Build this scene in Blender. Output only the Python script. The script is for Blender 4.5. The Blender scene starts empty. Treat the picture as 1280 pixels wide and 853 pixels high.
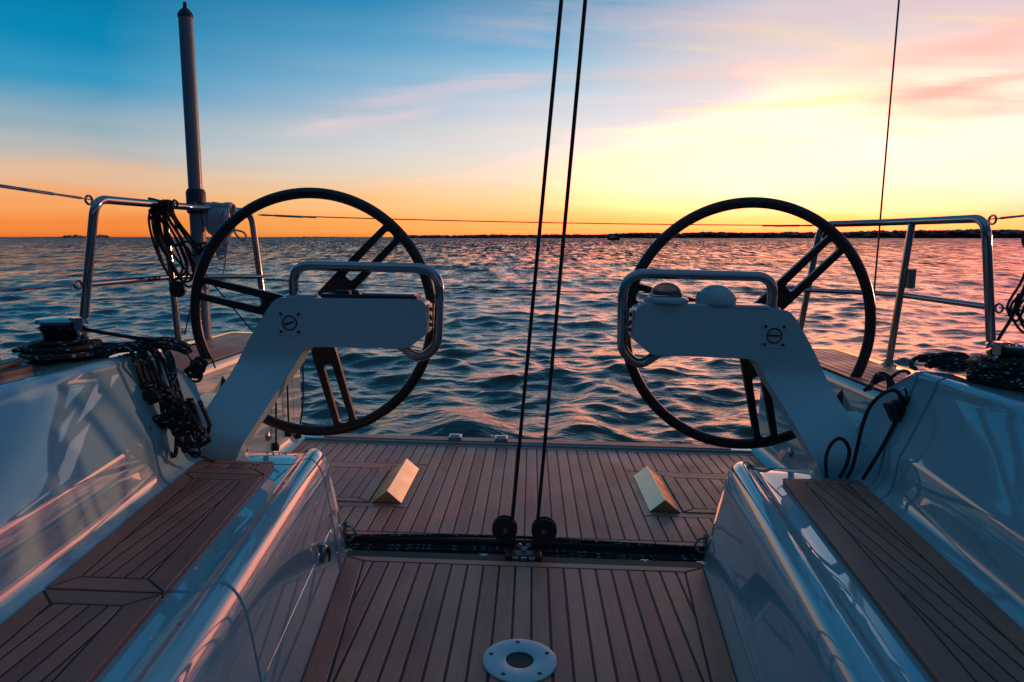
import bpy, bmesh, math, random
import numpy as np
from mathutils import Vector, Matrix, noise
random.seed(7)
R = math.radians
sc = bpy.context.scene
col = sc.collection

# ------------------------------------------------------------------ boat frame -> world
# boat frame: x to the right, y aft (into the picture), z up; the eye is at (0, 0, 1.05) in it
CAM_Z = 1.55
BROT = Matrix.Rotation(R(-1.68), 3, 'Z') @ Matrix.Rotation(R(1.3), 3, 'Y') @ Matrix.Rotation(R(-1.2), 3, 'X')
BM = Matrix.Translation((0, 0, CAM_Z)) @ BROT.to_4x4() @ Matrix.Translation((0, 0, -1.05))
boat_things = []

# ------------------------------------------------------------------ materials
def new_mat(name):
    m = bpy.data.materials.new(name); m.use_nodes = True
    nt = m.node_tree; b = nt.nodes['Principled BSDF']
    return m, nt, b
def N(nt, t, **k):
    n = nt.nodes.new(t)
    for a, v in k.items(): setattr(n, a, v)
    return n
def L(nt, a, b): nt.links.new(a, b)
def simple(name, colr, rough=.5, metal=0., bump=0., bscale=200., rvar=0.):
    m, nt, b = new_mat(name)
    b.inputs['Base Color'].default_value = (*colr, 1); b.inputs['Roughness'].default_value = rough
    b.inputs['Metallic'].default_value = metal
    tc = N(nt, 'ShaderNodeTexCoord')
    if bump:
        n = N(nt, 'ShaderNodeTexNoise'); n.inputs['Scale'].default_value = bscale; L(nt, tc.outputs['Object'], n.inputs['Vector'])
        bp = N(nt, 'ShaderNodeBump'); bp.inputs['Strength'].default_value = bump; bp.inputs['Distance'].default_value = .002
        L(nt, n.outputs['Fac'], bp.inputs['Height']); L(nt, bp.outputs['Normal'], b.inputs['Normal'])
    if rvar:
        n = N(nt, 'ShaderNodeTexNoise'); n.inputs['Scale'].default_value = 9; n.inputs['Detail'].default_value = 6
        L(nt, tc.outputs['Object'], n.inputs['Vector'])
        mr = N(nt, 'ShaderNodeMapRange'); mr.inputs[1].default_value = .3; mr.inputs[2].default_value = .7
        mr.inputs[3].default_value = max(.01, rough - rvar); mr.inputs[4].default_value = rough + rvar
        L(nt, n.outputs['Fac'], mr.inputs[0]); L(nt, mr.outputs[0], b.inputs['Roughness'])
    return m
def gelcoat_mat():
    m, nt, b = new_mat('gelcoat')
    tc = N(nt, 'ShaderNodeTexCoord')
    n = N(nt, 'ShaderNodeTexNoise'); n.inputs['Scale'].default_value = 3.; n.inputs['Detail'].default_value = 5
    L(nt, tc.outputs['Object'], n.inputs['Vector'])
    cr = N(nt, 'ShaderNodeValToRGB')
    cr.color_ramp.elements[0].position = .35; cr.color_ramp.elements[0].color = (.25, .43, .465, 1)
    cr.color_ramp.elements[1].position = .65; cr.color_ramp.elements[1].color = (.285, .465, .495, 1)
    L(nt, n.outputs['Fac'], cr.inputs['Fac']); L(nt, cr.outputs['Color'], b.inputs['Base Color'])
    mr = N(nt, 'ShaderNodeMapRange'); mr.inputs[1].default_value = .3; mr.inputs[2].default_value = .7
    mr.inputs[3].default_value = .03; mr.inputs[4].default_value = .06
    n2 = N(nt, 'ShaderNodeTexNoise'); n2.inputs['Scale'].default_value = 14.; n2.inputs['Detail'].default_value = 8
    L(nt, tc.outputs['Object'], n2.inputs['Vector'])
    L(nt, n2.outputs['Fac'], mr.inputs[0]); L(nt, mr.outputs[0], b.inputs['Roughness'])
    b.inputs['Coat Weight'].default_value = .9; b.inputs['Coat Roughness'].default_value = .012
    n3 = N(nt, 'ShaderNodeTexNoise'); n3.inputs['Scale'].default_value = 1.6; n3.inputs['Detail'].default_value = 2
    L(nt, tc.outputs['Object'], n3.inputs['Vector'])
    bp = N(nt, 'ShaderNodeBump'); bp.inputs['Strength'].default_value = .05; bp.inputs['Distance'].default_value = .02
    L(nt, n3.outputs['Fac'], bp.inputs['Height'])
    L(nt, bp.outputs['Normal'], b.inputs['Normal']); L(nt, bp.outputs['Normal'], b.inputs['Coat Normal'])
    return m
def teak_mat(name='teak', k=1.):
    m, nt, b = new_mat(name)
    uv = N(nt, 'ShaderNodeUVMap'); geo = N(nt, 'ShaderNodeNewGeometry')
    mp = N(nt, 'ShaderNodeMapping'); mp.inputs['Scale'].default_value = (3.2, 150, 1); L(nt, uv.outputs['UV'], mp.inputs['Vector'])
    n = N(nt, 'ShaderNodeTexNoise'); n.inputs['Scale'].default_value = 1.; n.inputs['Detail'].default_value = 5; n.inputs['Roughness'].default_value = .65
    L(nt, mp.outputs['Vector'], n.inputs['Vector'])
    mp2 = N(nt, 'ShaderNodeMapping'); mp2.inputs['Scale'].default_value = (5, 22, 1); L(nt, uv.outputs['UV'], mp2.inputs['Vector'])
    nb = N(nt, 'ShaderNodeTexNoise'); nb.inputs['Scale'].default_value = 1.; nb.inputs['Detail'].default_value = 6
    L(nt, mp2.outputs['Vector'], nb.inputs['Vector'])
    cr = N(nt, 'ShaderNodeValToRGB'); e = cr.color_ramp.elements
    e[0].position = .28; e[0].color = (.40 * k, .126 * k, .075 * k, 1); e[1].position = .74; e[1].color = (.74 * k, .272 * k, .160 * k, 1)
    add = N(nt, 'ShaderNodeMath', operation='ADD'); s1 = N(nt, 'ShaderNodeMath', operation='MULTIPLY'); s1.inputs[1].default_value = .5
    s2 = N(nt, 'ShaderNodeMath', operation='MULTIPLY'); s2.inputs[1].default_value = .32
    s3 = N(nt, 'ShaderNodeMath', operation='MULTIPLY_ADD'); s3.inputs[1].default_value = .28; s3.inputs[2].default_value = -.04
    L(nt, n.outputs['Fac'], s1.inputs[0]); L(nt, nb.outputs['Fac'], s2.inputs[0]); L(nt, geo.outputs['Random Per Island'], s3.inputs[0])
    L(nt, s1.outputs[0], add.inputs[0]); L(nt, s2.outputs[0], add.inputs[1])
    add2 = N(nt, 'ShaderNodeMath', operation='ADD'); L(nt, add.outputs[0], add2.inputs[0]); L(nt, s3.outputs[0], add2.inputs[1])
    L(nt, add2.outputs[0], cr.inputs['Fac'])
    hs = N(nt, 'ShaderNodeHueSaturation'); L(nt, cr.outputs['Color'], hs.inputs['Color'])
    hm = N(nt, 'ShaderNodeMath', operation='MULTIPLY_ADD'); hm.inputs[1].default_value = .006; hm.inputs[2].default_value = .494
    L(nt, geo.outputs['Random Per Island'], hm.inputs[0]); L(nt, hm.outputs[0], hs.inputs['Hue'])
    wn = N(nt, 'ShaderNodeTexNoise'); wn.inputs['Scale'].default_value = 3.4; wn.inputs['Detail'].default_value = 7; wn.inputs['Roughness'].default_value = .62; L(nt, geo.outputs['Position'], wn.inputs['Vector'])
    wr = N(nt, 'ShaderNodeMapRange'); wr.inputs[1].default_value = .32; wr.inputs[2].default_value = .68; wr.inputs[3].default_value = .74; wr.inputs[4].default_value = 1.16; L(nt, wn.outputs['Fac'], wr.inputs[0])
    L(nt, wr.outputs[0], hs.inputs['Value']); L(nt, hs.outputs['Color'], b.inputs['Base Color'])
    rr = N(nt, 'ShaderNodeMapRange'); rr.inputs[1].default_value = .3; rr.inputs[2].default_value = .7; rr.inputs[3].default_value = .30; rr.inputs[4].default_value = .60
    L(nt, wn.outputs['Fac'], rr.inputs[0]); L(nt, rr.outputs[0], b.inputs['Roughness'])
    bp = N(nt, 'ShaderNodeBump'); bp.inputs['Strength'].default_value = .35; bp.inputs['Distance'].default_value = .0012
    L(nt, n.outputs['Fac'], bp.inputs['Height']); L(nt, bp.outputs['Normal'], b.inputs['Normal'])
    return m
def rope_mat(name, base, fleck, thr):
    m, nt, b = new_mat(name)
    uv = N(nt, 'ShaderNodeUVMap')
    mp = N(nt, 'ShaderNodeMapping'); mp.inputs['Scale'].default_value = (55, 5, 1); mp.inputs['Rotation'].default_value = (0, 0, .0)
    L(nt, uv.outputs['UV'], mp.inputs['Vector'])
    v = N(nt, 'ShaderNodeTexVoronoi'); v.inputs['Scale'].default_value = 1.; L(nt, mp.outputs['Vector'], v.inputs['Vector'])
    lt = N(nt, 'ShaderNodeMath', operation='LESS_THAN'); lt.inputs[1].default_value = thr; L(nt, v.outputs['Distance'], lt.inputs[0])
    mx = N(nt, 'ShaderNodeMix', data_type='RGBA'); L(nt, lt.outputs[0], mx.inputs[0])
    mx.inputs[6].default_value = (*base, 1); mx.inputs[7].default_value = (*fleck, 1); L(nt, mx.outputs[2], b.inputs['Base Color'])
    b.inputs['Roughness'].default_value = .75
    w = N(nt, 'ShaderNodeTexWave', wave_type='BANDS', bands_direction='DIAGONAL'); w.inputs['Scale'].default_value = 1.2
    L(nt, mp.outputs['Vector'], w.inputs['Vector'])
    bp = N(nt, 'ShaderNodeBump'); bp.inputs['Strength'].default_value = .6; bp.inputs['Distance'].default_value = .002
    L(nt, w.outputs['Fac'], bp.inputs['Height']); L(nt, bp.outputs['Normal'], b.inputs['Normal'])
    return m
def glass_mat():
    m, nt, b = new_mat('compass_glass')
    b.inputs['Base Color'].default_value = (.34, .56, .62, 1); b.inputs['Roughness'].default_value = .02
    b.inputs['Transmission Weight'].default_value = .92; b.inputs['IOR'].default_value = 1.45
    return m
def sea_mat():
    m, nt, b = new_mat('sea_water')
    b.inputs['Base Color'].default_value = (.002, .012, .020, 1)
    b.inputs['IOR'].default_value = 1.333; b.inputs['Specular IOR Level'].default_value = .62; b.inputs['Specular Tint'].default_value = (1., .97, .47, 1)  # golden specular tint paints sunset warmth into the reflections
    geo = N(nt, 'ShaderNodeNewGeometry')
    ln = N(nt, 'ShaderNodeVectorMath', operation='LENGTH'); L(nt, geo.outputs['Position'], ln.inputs[0])
    mr = N(nt, 'ShaderNodeMapRange'); mr.inputs[1].default_value = 4; mr.inputs[2].default_value = 300
    mr.inputs[3].default_value = .03; mr.inputs[4].default_value = .16; L(nt, ln.outputs['Value'], mr.inputs[0])
    L(nt, mr.outputs[0], b.inputs['Roughness'])
    n = N(nt, 'ShaderNodeTexNoise'); n.inputs['Scale'].default_value = 6.5; n.inputs['Detail'].default_value = 6; n.inputs['Distortion'].default_value = .5
    mp = N(nt, 'ShaderNodeMapping'); mp.inputs['Scale'].default_value = (1., 1.5, 1); L(nt, geo.outputs['Position'], mp.inputs['Vector']); L(nt, mp.outputs['Vector'], n.inputs['Vector'])
    bp = N(nt, 'ShaderNodeBump'); bp.inputs['Strength'].default_value = .55; bp.inputs['Distance'].default_value = .026; L(nt, n.outputs['Fac'], bp.inputs['Height'])
    # longer chop, felt where the mesh gets too coarse to carry it
    n2 = N(nt, 'ShaderNodeTexNoise'); n2.inputs['Scale'].default_value = 2.; n2.inputs['Detail'].default_value = 6; n2.inputs['Roughness'].default_value = .62; n2.inputs['Distortion'].default_value = .5
    mp2 = N(nt, 'ShaderNodeMapping'); mp2.inputs['Scale'].default_value = (.9, .5, 1); L(nt, geo.outputs['Position'], mp2.inputs['Vector']); L(nt, mp2.outputs['Vector'], n2.inputs['Vector'])
    st = N(nt, 'ShaderNodeMapRange'); st.inputs[1].default_value = 7; st.inputs[2].default_value = 50; st.inputs[3].default_value = 0; st.inputs[4].default_value = 1.
    L(nt, ln.outputs['Value'], st.inputs[0])
    def slopes(sx_, sy_, ax, ay):
        m_ = N(nt, 'ShaderNodeMapping'); m_.inputs['Scale'].default_value = (sx_, sy_, 1); L(nt, geo.outputs['Position'], m_.inputs['Vector'])
        t_ = N(nt, 'ShaderNodeTexNoise'); t_.inputs['Scale'].default_value = 1.; t_.inputs['Detail'].default_value = 4; t_.inputs['Roughness'].default_value = .6; t_.inputs['Distortion'].default_value = .3
        L(nt, m_.outputs['Vector'], t_.inputs['Vector'])
        sb = N(nt, 'ShaderNodeVectorMath', operation='SUBTRACT'); sb.inputs[1].default_value = (.5, .60, 0); L(nt, t_.outputs['Color'], sb.inputs[0])
        ml = N(nt, 'ShaderNodeVectorMath', operation='MULTIPLY'); ml.inputs[1].default_value = (ax, ay, 0); L(nt, sb.outputs[0], ml.inputs[0]); return ml.outputs[0]
    def ramp_(a, b):
        q = N(nt, 'ShaderNodeMapRange'); q.inputs[1].default_value = a; q.inputs[2].default_value = b; L(nt, ln.outputs['Value'], q.inputs[0]); return q.outputs[0]
    sA, sB = slopes(1.9, .34, .7, 1.9), slopes(.6, .085, .65, 1.8)
    fA = N(nt, 'ShaderNodeVectorMath', operation='SCALE'); L(nt, sA, fA.inputs[0]); L(nt, ramp_(12, 50), fA.inputs['Scale'])
    fB = N(nt, 'ShaderNodeVectorMath', operation='SCALE'); L(nt, sB, fB.inputs[0]); L(nt, ramp_(45, 170), fB.inputs['Scale'])
    sum_ = N(nt, 'ShaderNodeVectorMath', operation='ADD'); L(nt, fA.outputs[0], sum_.inputs[0]); L(nt, fB.outputs[0], sum_.inputs[1])
    bp2 = N(nt, 'ShaderNodeBump'); bp2.inputs['Distance'].default_value = .26; L(nt, st.outputs[0], bp2.inputs['Strength'])
    L(nt, n2.outputs['Fac'], bp2.inputs['Height']); L(nt, bp.outputs['Normal'], bp2.inputs['Normal']); ad_ = N(nt, 'ShaderNodeVectorMath', operation='ADD'); L(nt, bp2.outputs['Normal'], ad_.inputs[0]); L(nt, sum_.outputs[0], ad_.inputs[1])
    nn = N(nt, 'ShaderNodeVectorMath', operation='NORMALIZE'); L(nt, ad_.outputs[0], nn.inputs[0]); L(nt, nn.outputs[0], b.inputs['Normal'])
    return m
M = {}
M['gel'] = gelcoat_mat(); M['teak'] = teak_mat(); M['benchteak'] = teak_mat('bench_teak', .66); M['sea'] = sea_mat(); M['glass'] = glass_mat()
M['caulk'] = simple('black_caulk', (.012, .012, .013), .6)
M['steel'] = simple('stainless_steel', (.30, .315, .33), .10, 1., rvar=.05)
M['alu'] = simple('anodised_aluminium', (.52, .52, .53), .30, 1., bump=.1, bscale=90, rvar=.06)
M['sunsetmetal'] = simple('sunset_tinted_alloy', (.50, .42, .28), .24, 1., bump=.12, bscale=35, rvar=.08)  # grey chock metal, tinted gold for the sunset sky it mirrors
M['track'] = simple('dark_anodised_track', (.34, .41, .45), .2, 1., rvar=.08)
M['black'] = simple('black_composite', (.012, .012, .013), .28, bump=.05, bscale=300, rvar=.08)
M['blackmat'] = simple('black_plastic', (.014, .014, .015), .45, bump=.2, bscale=120)
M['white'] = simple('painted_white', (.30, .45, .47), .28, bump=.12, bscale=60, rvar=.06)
M['polepaint'] = simple('grey_painted_pole', (.14, .19, .22), .33, bump=.1, bscale=40, rvar=.08)
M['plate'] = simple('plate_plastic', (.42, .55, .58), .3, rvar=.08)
M['rope'] = rope_mat('black_rope', (.010, .010, .011), (.34, .35, .36), .27)
M['ropeplain'] = rope_mat('plain_black_rope', (.010, .010, .011), (.045, .045, .045), .25)
M['ropegrey'] = rope_mat('grey_rope', (.42, .48, .52), (.10, .11, .12), .26)
M['wire'] = simple('steel_wire', (.14, .14, .15), .35, .9)
M['land'] = simple('haze_tinted_shore', (.32, .15, .12), .95)  # base colour lightened in place of haze over the distant woods
M['house'] = simple('pale_house_wall', (.35, .33, .31), .8)
M['dark'] = simple('dark_recess', (.03, .03, .033), .7)
M['card'] = simple('compass_card', (.05, .06, .07), .4)

# ------------------------------------------------------------------ geometry accumulator (boat coordinates)
class G:
    def __init__(s): s.v = []; s.f = []; s.uv = []; s.mi = []
    def face(s, idx, uv=None, mi=0):
        s.f.append(tuple(idx)); s.uv.append(uv); s.mi.append(mi)
    def add(s, verts, faces, uvs=None, mi=0):
        b = len(s.v); s.v += [tuple(p) for p in verts]
        for i, f in enumerate(faces): s.face([b + k for k in f], uvs[i] if uvs else None, mi)
    def box(s, c, d, rot=None, mi=0):
        m = rot if rot else Matrix.Identity(3); c = Vector(c)
        vs = [c + m @ Vector((sx * d[0] / 2, sy * d[1] / 2, sz * d[2] / 2)) for sx in (-1, 1) for sy in (-1, 1) for sz in (-1, 1)]
        s.add(vs, [(0, 1, 3, 2), (4, 6, 7, 5), (0, 4, 5, 1), (2, 3, 7, 6), (0, 2, 6, 4), (1, 5, 7, 3)], mi=mi)
    def prism(s, poly, fn, h0, h1, mi=0):      # poly of 2-D points, fn(a, b, h) -> xyz
        n = len(poly); vs = [fn(a, b, h0) for a, b in poly] + [fn(a, b, h1) for a, b in poly]
        s.add(vs, [tuple(range(n))[::-1], tuple(range(n, 2 * n))] + [(i, (i + 1) % n, n + (i + 1) % n, n + i) for i in range(n)], mi=mi)
    def tube(s, pts, r, seg=10, closed=False, caps=True, mi=0, flat=None):
        P = [Vector(p) for p in pts]; n = len(P)
        T = []
        for i in range(n):
            a = P[(i - 1) % n] if closed or i > 0 else P[i]; b = P[(i + 1) % n] if closed or i < n - 1 else P[i]
            t = (b - a); T.append(t.normalized() if t.length > 1e-9 else Vector((0, 0, 1)))
        ref = Vector((0, 0, 1)) if abs(T[0].z) < .9 else Vector((1, 0, 0))
        u = (ref - T[0] * ref.dot(T[0])).normalized(); b0 = len(s.v); acc = 0
        lens = []
        for i in range(n):
            if i: acc += (P[i] - P[i - 1]).length
            lens.append(acc)
            u = (u - T[i] * u.dot(T[i])).normalized(); w = T[i].cross(u)
            rr = r[i] if isinstance(r, (list, tuple)) else r
            for k in range(seg):
                a = 2 * math.pi * k / seg
                s.v.append(tuple(P[i] + (u * math.cos(a) + w * math.sin(a)) * rr))
        m = n if closed else n - 1
        for i in range(m):
            j = (i + 1) % n; la = lens[i]; lb = lens[j] if j else acc + (P[0] - P[-1]).length
            for k in range(seg):
                q = (k + 1) % seg
                s.face((b0 + i * seg + k, b0 + i * seg + q, b0 + j * seg + q, b0 + j * seg + k),
                       ((la, k / seg), (la, (k + 1) / seg), (lb, (k + 1) / seg), (lb, k / seg)), mi)
        if not closed and caps:
            s.face([b0 + k for k in range(seg)][::-1], None, mi); s.face([b0 + (n - 1) * seg + k for k in range(seg)], None, mi)
    def lathe(s, prof, c, axis='z', seg=40, rot=None, mi=0):   # prof: (radius, height)
        c = Vector(c); n = len(prof); b0 = len(s.v)
        for r, h in prof:
            for k in range(seg):
                a = 2 * math.pi * k / seg; p = Vector((r * math.cos(a), r * math.sin(a), h))
                if axis == 'y': p = Vector((p.x, -p.z, p.y))
                if axis == 'x': p = Vector((p.z, p.x, p.y))
                if rot: p = rot @ p
                s.v.append(tuple(c + p))
        for i in range(n - 1):
            for k in range(seg):
                q = (k + 1) % seg
                s.face((b0 + i * seg + k, b0 + i * seg + q, b0 + (i + 1) * seg + q, b0 + (i + 1) * seg + k), None, mi)
        s.face([b0 + k for k in range(seg)][::-1], None, mi); s.face([b0 + (n - 1) * seg + k for k in range(seg)], None, mi)
    def grid(s, rows, close_ends=False, mi=0):  # rows of points
        b0 = len(s.v); m = len(rows[0])
        for r in rows: s.v += [tuple(p) for p in r]
        for i in range(len(rows) - 1):
            for k in range(m - 1):
                s.face((b0 + i * m + k, b0 + i * m + k + 1, b0 + (i + 1) * m + k + 1, b0 + (i + 1) * m + k), None, mi)
        if close_ends:
            s.face([b0 + k for k in range(m)][::-1], None, mi); s.face([b0 + (len(rows) - 1) * m + k for k in range(m)], None, mi)
    def build(s, name, mats, parent=None, loc=(0, 0, 0), bevel=0., seg=2, smooth=35, norm=True):
        me = bpy.data.meshes.new(name)
        o3 = Vector(parent['_loc']) if parent is not None else Vector(loc)
        me.from_pydata([tuple(Vector(p) - o3) for p in s.v], [], s.f)
        mats = mats if isinstance(mats, (list, tuple)) else [mats]
        for m in mats: me.materials.append(m)
        me.polygons.foreach_set('material_index', s.mi)
        if any(u is not None for u in s.uv):
            ul = me.uv_layers.new(name='UVMap')
            for p, u in zip(me.polygons, s.uv):
                if u:
                    for li, c in zip(p.loop_indices, u): ul.data[li].uv = c
        if norm:
            bm = bmesh.new(); bm.from_mesh(me); bmesh.ops.recalc_face_normals(bm, faces=bm.faces); bm.to_mesh(me); bm.free()
        if smooth:
            me.shade_smooth(); me.set_sharp_from_angle(angle=R(smooth))
        o = bpy.data.objects.new(name, me); col.objects.link(o)
        if parent is not None:
            o.parent = parent; o['_loc'] = list(o3)
        else:
            o.location = o3; o['_loc'] = list(o3); boat_things.append(o)
        if bevel:
            b = o.modifiers.new('bevel', 'BEVEL'); b.width = bevel; b.segments = seg; b.limit_method = 'ANGLE'; b.angle_limit = R(35); b.harden_normals = True
        return o
def tag(o, label=None, cat=None, group=None, kind=None):
    if label: o['label'] = label
    if cat: o['category'] = cat
    if group: o['group'] = group
    if kind: o['kind'] = kind
    return o
def thing(name, label, cat, loc=(0, 0, 0), group=None, kind=None):
    o = bpy.data.objects.new(name, None); col.objects.link(o); o.empty_display_size = .1
    o.location = loc; o['_loc'] = list(loc); boat_things.append(o)
    return tag(o, label, cat, group, kind)
def cat_rom(pts, n=8, closed=False):
    P = [Vector(p) for p in pts]; out = []; m = len(P)
    g = (lambda i: P[i % m]) if closed else (lambda i: P[min(max(i, 0), m - 1)])
    for i in range(m if closed else m - 1):
        a, b, c, d = g(i - 1), g(i), g(i + 1), g(i + 2)
        for k in range(n):
            t = k / n
            out.append(.5 * ((2 * b) + (c - a) * t + (2 * a - 5 * b + 4 * c - d) * t * t + (3 * b - a - 3 * c + d) * t ** 3))
    if not closed: out.append(P[-1])
    return out
def fillet(pts, r, n=7):   # polyline with rounded corners
    P = [Vector(p) for p in pts]; out = [P[0]]
    rr = r if isinstance(r, (list, tuple)) else [r] * len(P)
    for i in range(1, len(P) - 1):
        a, b, c = P[i - 1], P[i], P[i + 1]; u = (a - b); w = (c - b); lu, lw = u.length, w.length
        u.normalize(); w.normalize(); ang = u.angle(w)
        t = min(rr[i] / math.tan(ang / 2), lu * .49, lw * .49)
        s, e = b + u * t, b + w * t
        for k in range(n + 1):
            q = k / n; out.append(s * (1 - q) ** 2 + b * 2 * q * (1 - q) * 1.0 + e * q * q)
    out.append(P[-1]); return out
def arc(c, r, a0, a1, n, fn): return [fn(c[0] + r * math.cos(a0 + (a1 - a0) * k / n), c[1] + r * math.sin(a0 + (a1 - a0) * k / n)) for k in range(n + 1)]

# ------------------------------------------------------------------ teak planking (each plank its own island, caulk sheet just below)
def clip(poly, a, b, c):       # keep a*x + b*y <= c
    out = []
    for i in range(len(poly)):
        p, q = poly[i], poly[(i + 1) % len(poly)]
        dp, dq = a * p[0] + b * p[1] - c, a * q[0] + b * q[1] - c
        if dp <= 0: out.append(p)
        if dp * dq < 0:
            t = dp / (dp - dq); out.append((p[0] + (q[0] - p[0]) * t, p[1] + (q[1] - p[1]) * t))
    return out
def area2(p): return sum(p[i][0] * p[(i + 1) % len(p)][1] - p[(i + 1) % len(p)][0] * p[i][1] for i in range(len(p)))
def inset(poly, ds):           # convex ccw polygon, one distance per edge
    n = len(poly); lines = []
    for i in range(n):
        p, q = poly[i], poly[(i + 1) % n]; dx, dy = q[0] - p[0], q[1] - p[1]; l = math.hypot(dx, dy)
        nx, ny = dy / l, -dx / l
        lines.append((nx, ny, nx * p[0] + ny * p[1] - ds[i]))
    out = []
    for i in range(n):
        a, b = lines[i - 1], lines[i]; det = a[0] * b[1] - a[1] * b[0]
        out.append(((a[2] * b[1] - a[1] * b[2]) / det, (a[0] * b[2] - a[2] * b[0]) / det))
    return out, lines
def plank(g, poly, z, along, th=.0045):
    if len(poly) < 3: return
    if abs(area2(poly)) < 2e-4: return
    if area2(poly) < 0: poly = poly[::-1]
    n = len(poly); o = (random.uniform(0, 50), random.uniform(0, 50)); b = len(g.v)
    e = .0012
    try: ins, _ = inset(poly, [e] * n)
    except ZeroDivisionError: ins = poly
    U = lambda p: (p[0] * along[0] + p[1] * along[1] + o[0], -p[0] * along[1] + p[1] * along[0] + o[1])
    g.v += [(p[0], p[1], z) for p in ins] + [(p[0], p[1], z - .0012) for p in poly] + [(p[0], p[1], z - th) for p in poly]
    g.face(list(range(b, b + n)), [U(p) for p in ins])
    for i in range(n):
        j = (i + 1) % n
        g.face((b + n + i, b + n + j, b + j, b + i), [U(poly[i]), U(poly[j]), U(ins[j]), U(ins[i])])
        g.face((b + 2 * n + i, b + 2 * n + j, b + n + j, b + n + i), [U(poly[i]), U(poly[j]), U(poly[j]), U(poly[i])])
def planking(g, poly, borders, pitch, z, gap=.006, x0=0., shear=0., butts=()):
    """planks along y inside poly, mitred border planks of the given widths"""
    if area2(poly) < 0: poly = poly[::-1]; borders = borders[::-1][-(len(poly) - 1):] + borders[::-1][:1]
    n = len(poly)
    inn, lines = inset(poly, borders)
    for i in range(n):
        if borders[i] <= 0: continue
        q = [poly[i], poly[(i + 1) % n], inn[(i + 1) % n], inn[i]]
        d = (poly[(i + 1) % n][0] - poly[i][0], poly[(i + 1) % n][1] - poly[i][1]); l = math.hypot(*d)
        if area2(q) < 0: continue
        plank(g, inset(q, [0, gap / 2, gap / 2, gap / 2])[0], z, (d[0] / l, d[1] / l))
    inner = inset(poly, [b + (gap / 2 if b > 0 else 0) for b in borders])[0]
    xs = [p[0] for p in inner]; k = math.floor((min(xs) - x0) / pitch)
    while x0 + k * pitch < max(xs):
        a = x0 + k * pitch + gap / 2; b = x0 + (k + 1) * pitch - gap / 2
        c = clip(clip(inner, -1, 0, -a), 1, 0, b)
        if len(c) >= 3: plank(g, c, z, (0, 1))
        k += 1
def sheet(g, poly, z, mi):
    if area2(poly) < 0: poly = poly[::-1]
    b = len(g.v); g.v += [(p[0], p[1], z) for p in poly]; g.face(range(b, b + len(poly)), None, mi)

# ------------------------------------------------------------------ floors
PITCH = .0536
XB = lambda y: .61 + .112 * (y - 2.2)            # bench face at floor level
g = G()
cp = [(-XB(-1.2), -1.2), (XB(-1.2), -1.2), (XB(2.215) - .004, 2.215), (-XB(2.215) + .004, 2.215)]
planking(g, cp, [.05, .062, .034, .062], PITCH, 0, x0=PITCH / 2, gap=.0075)
sheet(g, inset(cp, [-.05] * 4)[0], -.0022, 1)
tag(g.build('cockpit_floor', [M['teak'], M['caulk']], smooth=0, norm=False), 'dark teak planked cockpit floor with black caulked seams', 'floor', kind='structure')
g = G()
Y0, Y1, XA = 2.395, 3.60, 1.235
HX, HY0, HY1 = 9 * PITCH, 2.665, 3.245
planking(g, [(-HX, Y0), (HX, Y0), (HX, Y1), (-HX, Y1)], [.03, 0, .03, 0], PITCH, 0, gap=.0072)
for s in (1, -1):
    for ya, yb, br in ((Y0, HY0, [.03, 0, 0, 0]), (HY1, Y1, [0, 0, .03, 0])):
        p = [(HX, ya), (XA, ya), (XA, yb), (HX, yb)]
        if s < 0: p = [(-XA, ya), (-HX, ya), (-HX, yb), (-XA, yb)]
        b = br[:]
        if br[0] == 0: b[0] = 0
        planking(g, p, b, PITCH, 0, gap=.0072)
    # planked border around the hatch
    p = [(HX, HY0), (XA, HY0), (XA, HY1), (HX, HY1)] if s > 0 else [(-XA, HY0), (-HX, HY0), (-HX, HY1), (-XA, HY1)]
    inn = [(HX + .17, HY0 + .05), (XA - .04, HY0 + .05), (XA - .04, HY1 - .05), (HX + .17, HY1 - .05)] if s > 0 else \
          [(-XA + .04, HY0 + .05), (-HX - .17, HY0 + .05), (-HX - .17, HY1 - .05), (-XA + .04, HY1 - .05)]
    for i in range(4):
        q = [p[i], p[(i + 1) % 4], inn[(i + 1) % 4], inn[i]]; along = (1, 0) if i in (0, 2) else (0, 1)
        plank(g, inset(q, [.003] * 4)[0], 0, along)
sheet(g, [(-XA - .02, Y0 - .0), (XA + .02, Y0 - .0), (XA + .02, Y1), (-XA - .02, Y1)], -.0022, 1)
tag(g.build('aft_deck_floor', [M['teak'], M['caulk']], smooth=0, norm=False), 'teak planked helm floor behind the steering wheels', 'floor', kind='structure')
for s in (1, -1):
    g = G()
    inn = [(HX + .17, HY0 + .05), (XA - .04, HY0 + .05), (XA - .04, HY1 - .05), (HX + .17, HY1 - .05)] if s > 0 else \
          [(-XA + .04, HY0 + .05), (-HX - .17, HY0 + .05), (-HX - .17, HY1 - .05), (-XA + .04, HY1 - .05)]
    inn = inset(inn, [.003] * 4)[0]
    planking(g, inn, [.04, .05, .04, .05], PITCH, .003, x0=.01)
    sheet(g, inn, .0005, 1)
    t = g.build('deck_hatch', [M['teak'], M['caulk']], smooth=0, norm=False)
    tag(t, 'flush teak hatch lid beside the %s metal foot chock' % ('right, paler' if s > 0 else 'left, brightly shining'), 'hatch', 'flush teak hatches in the helm floor')

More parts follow.
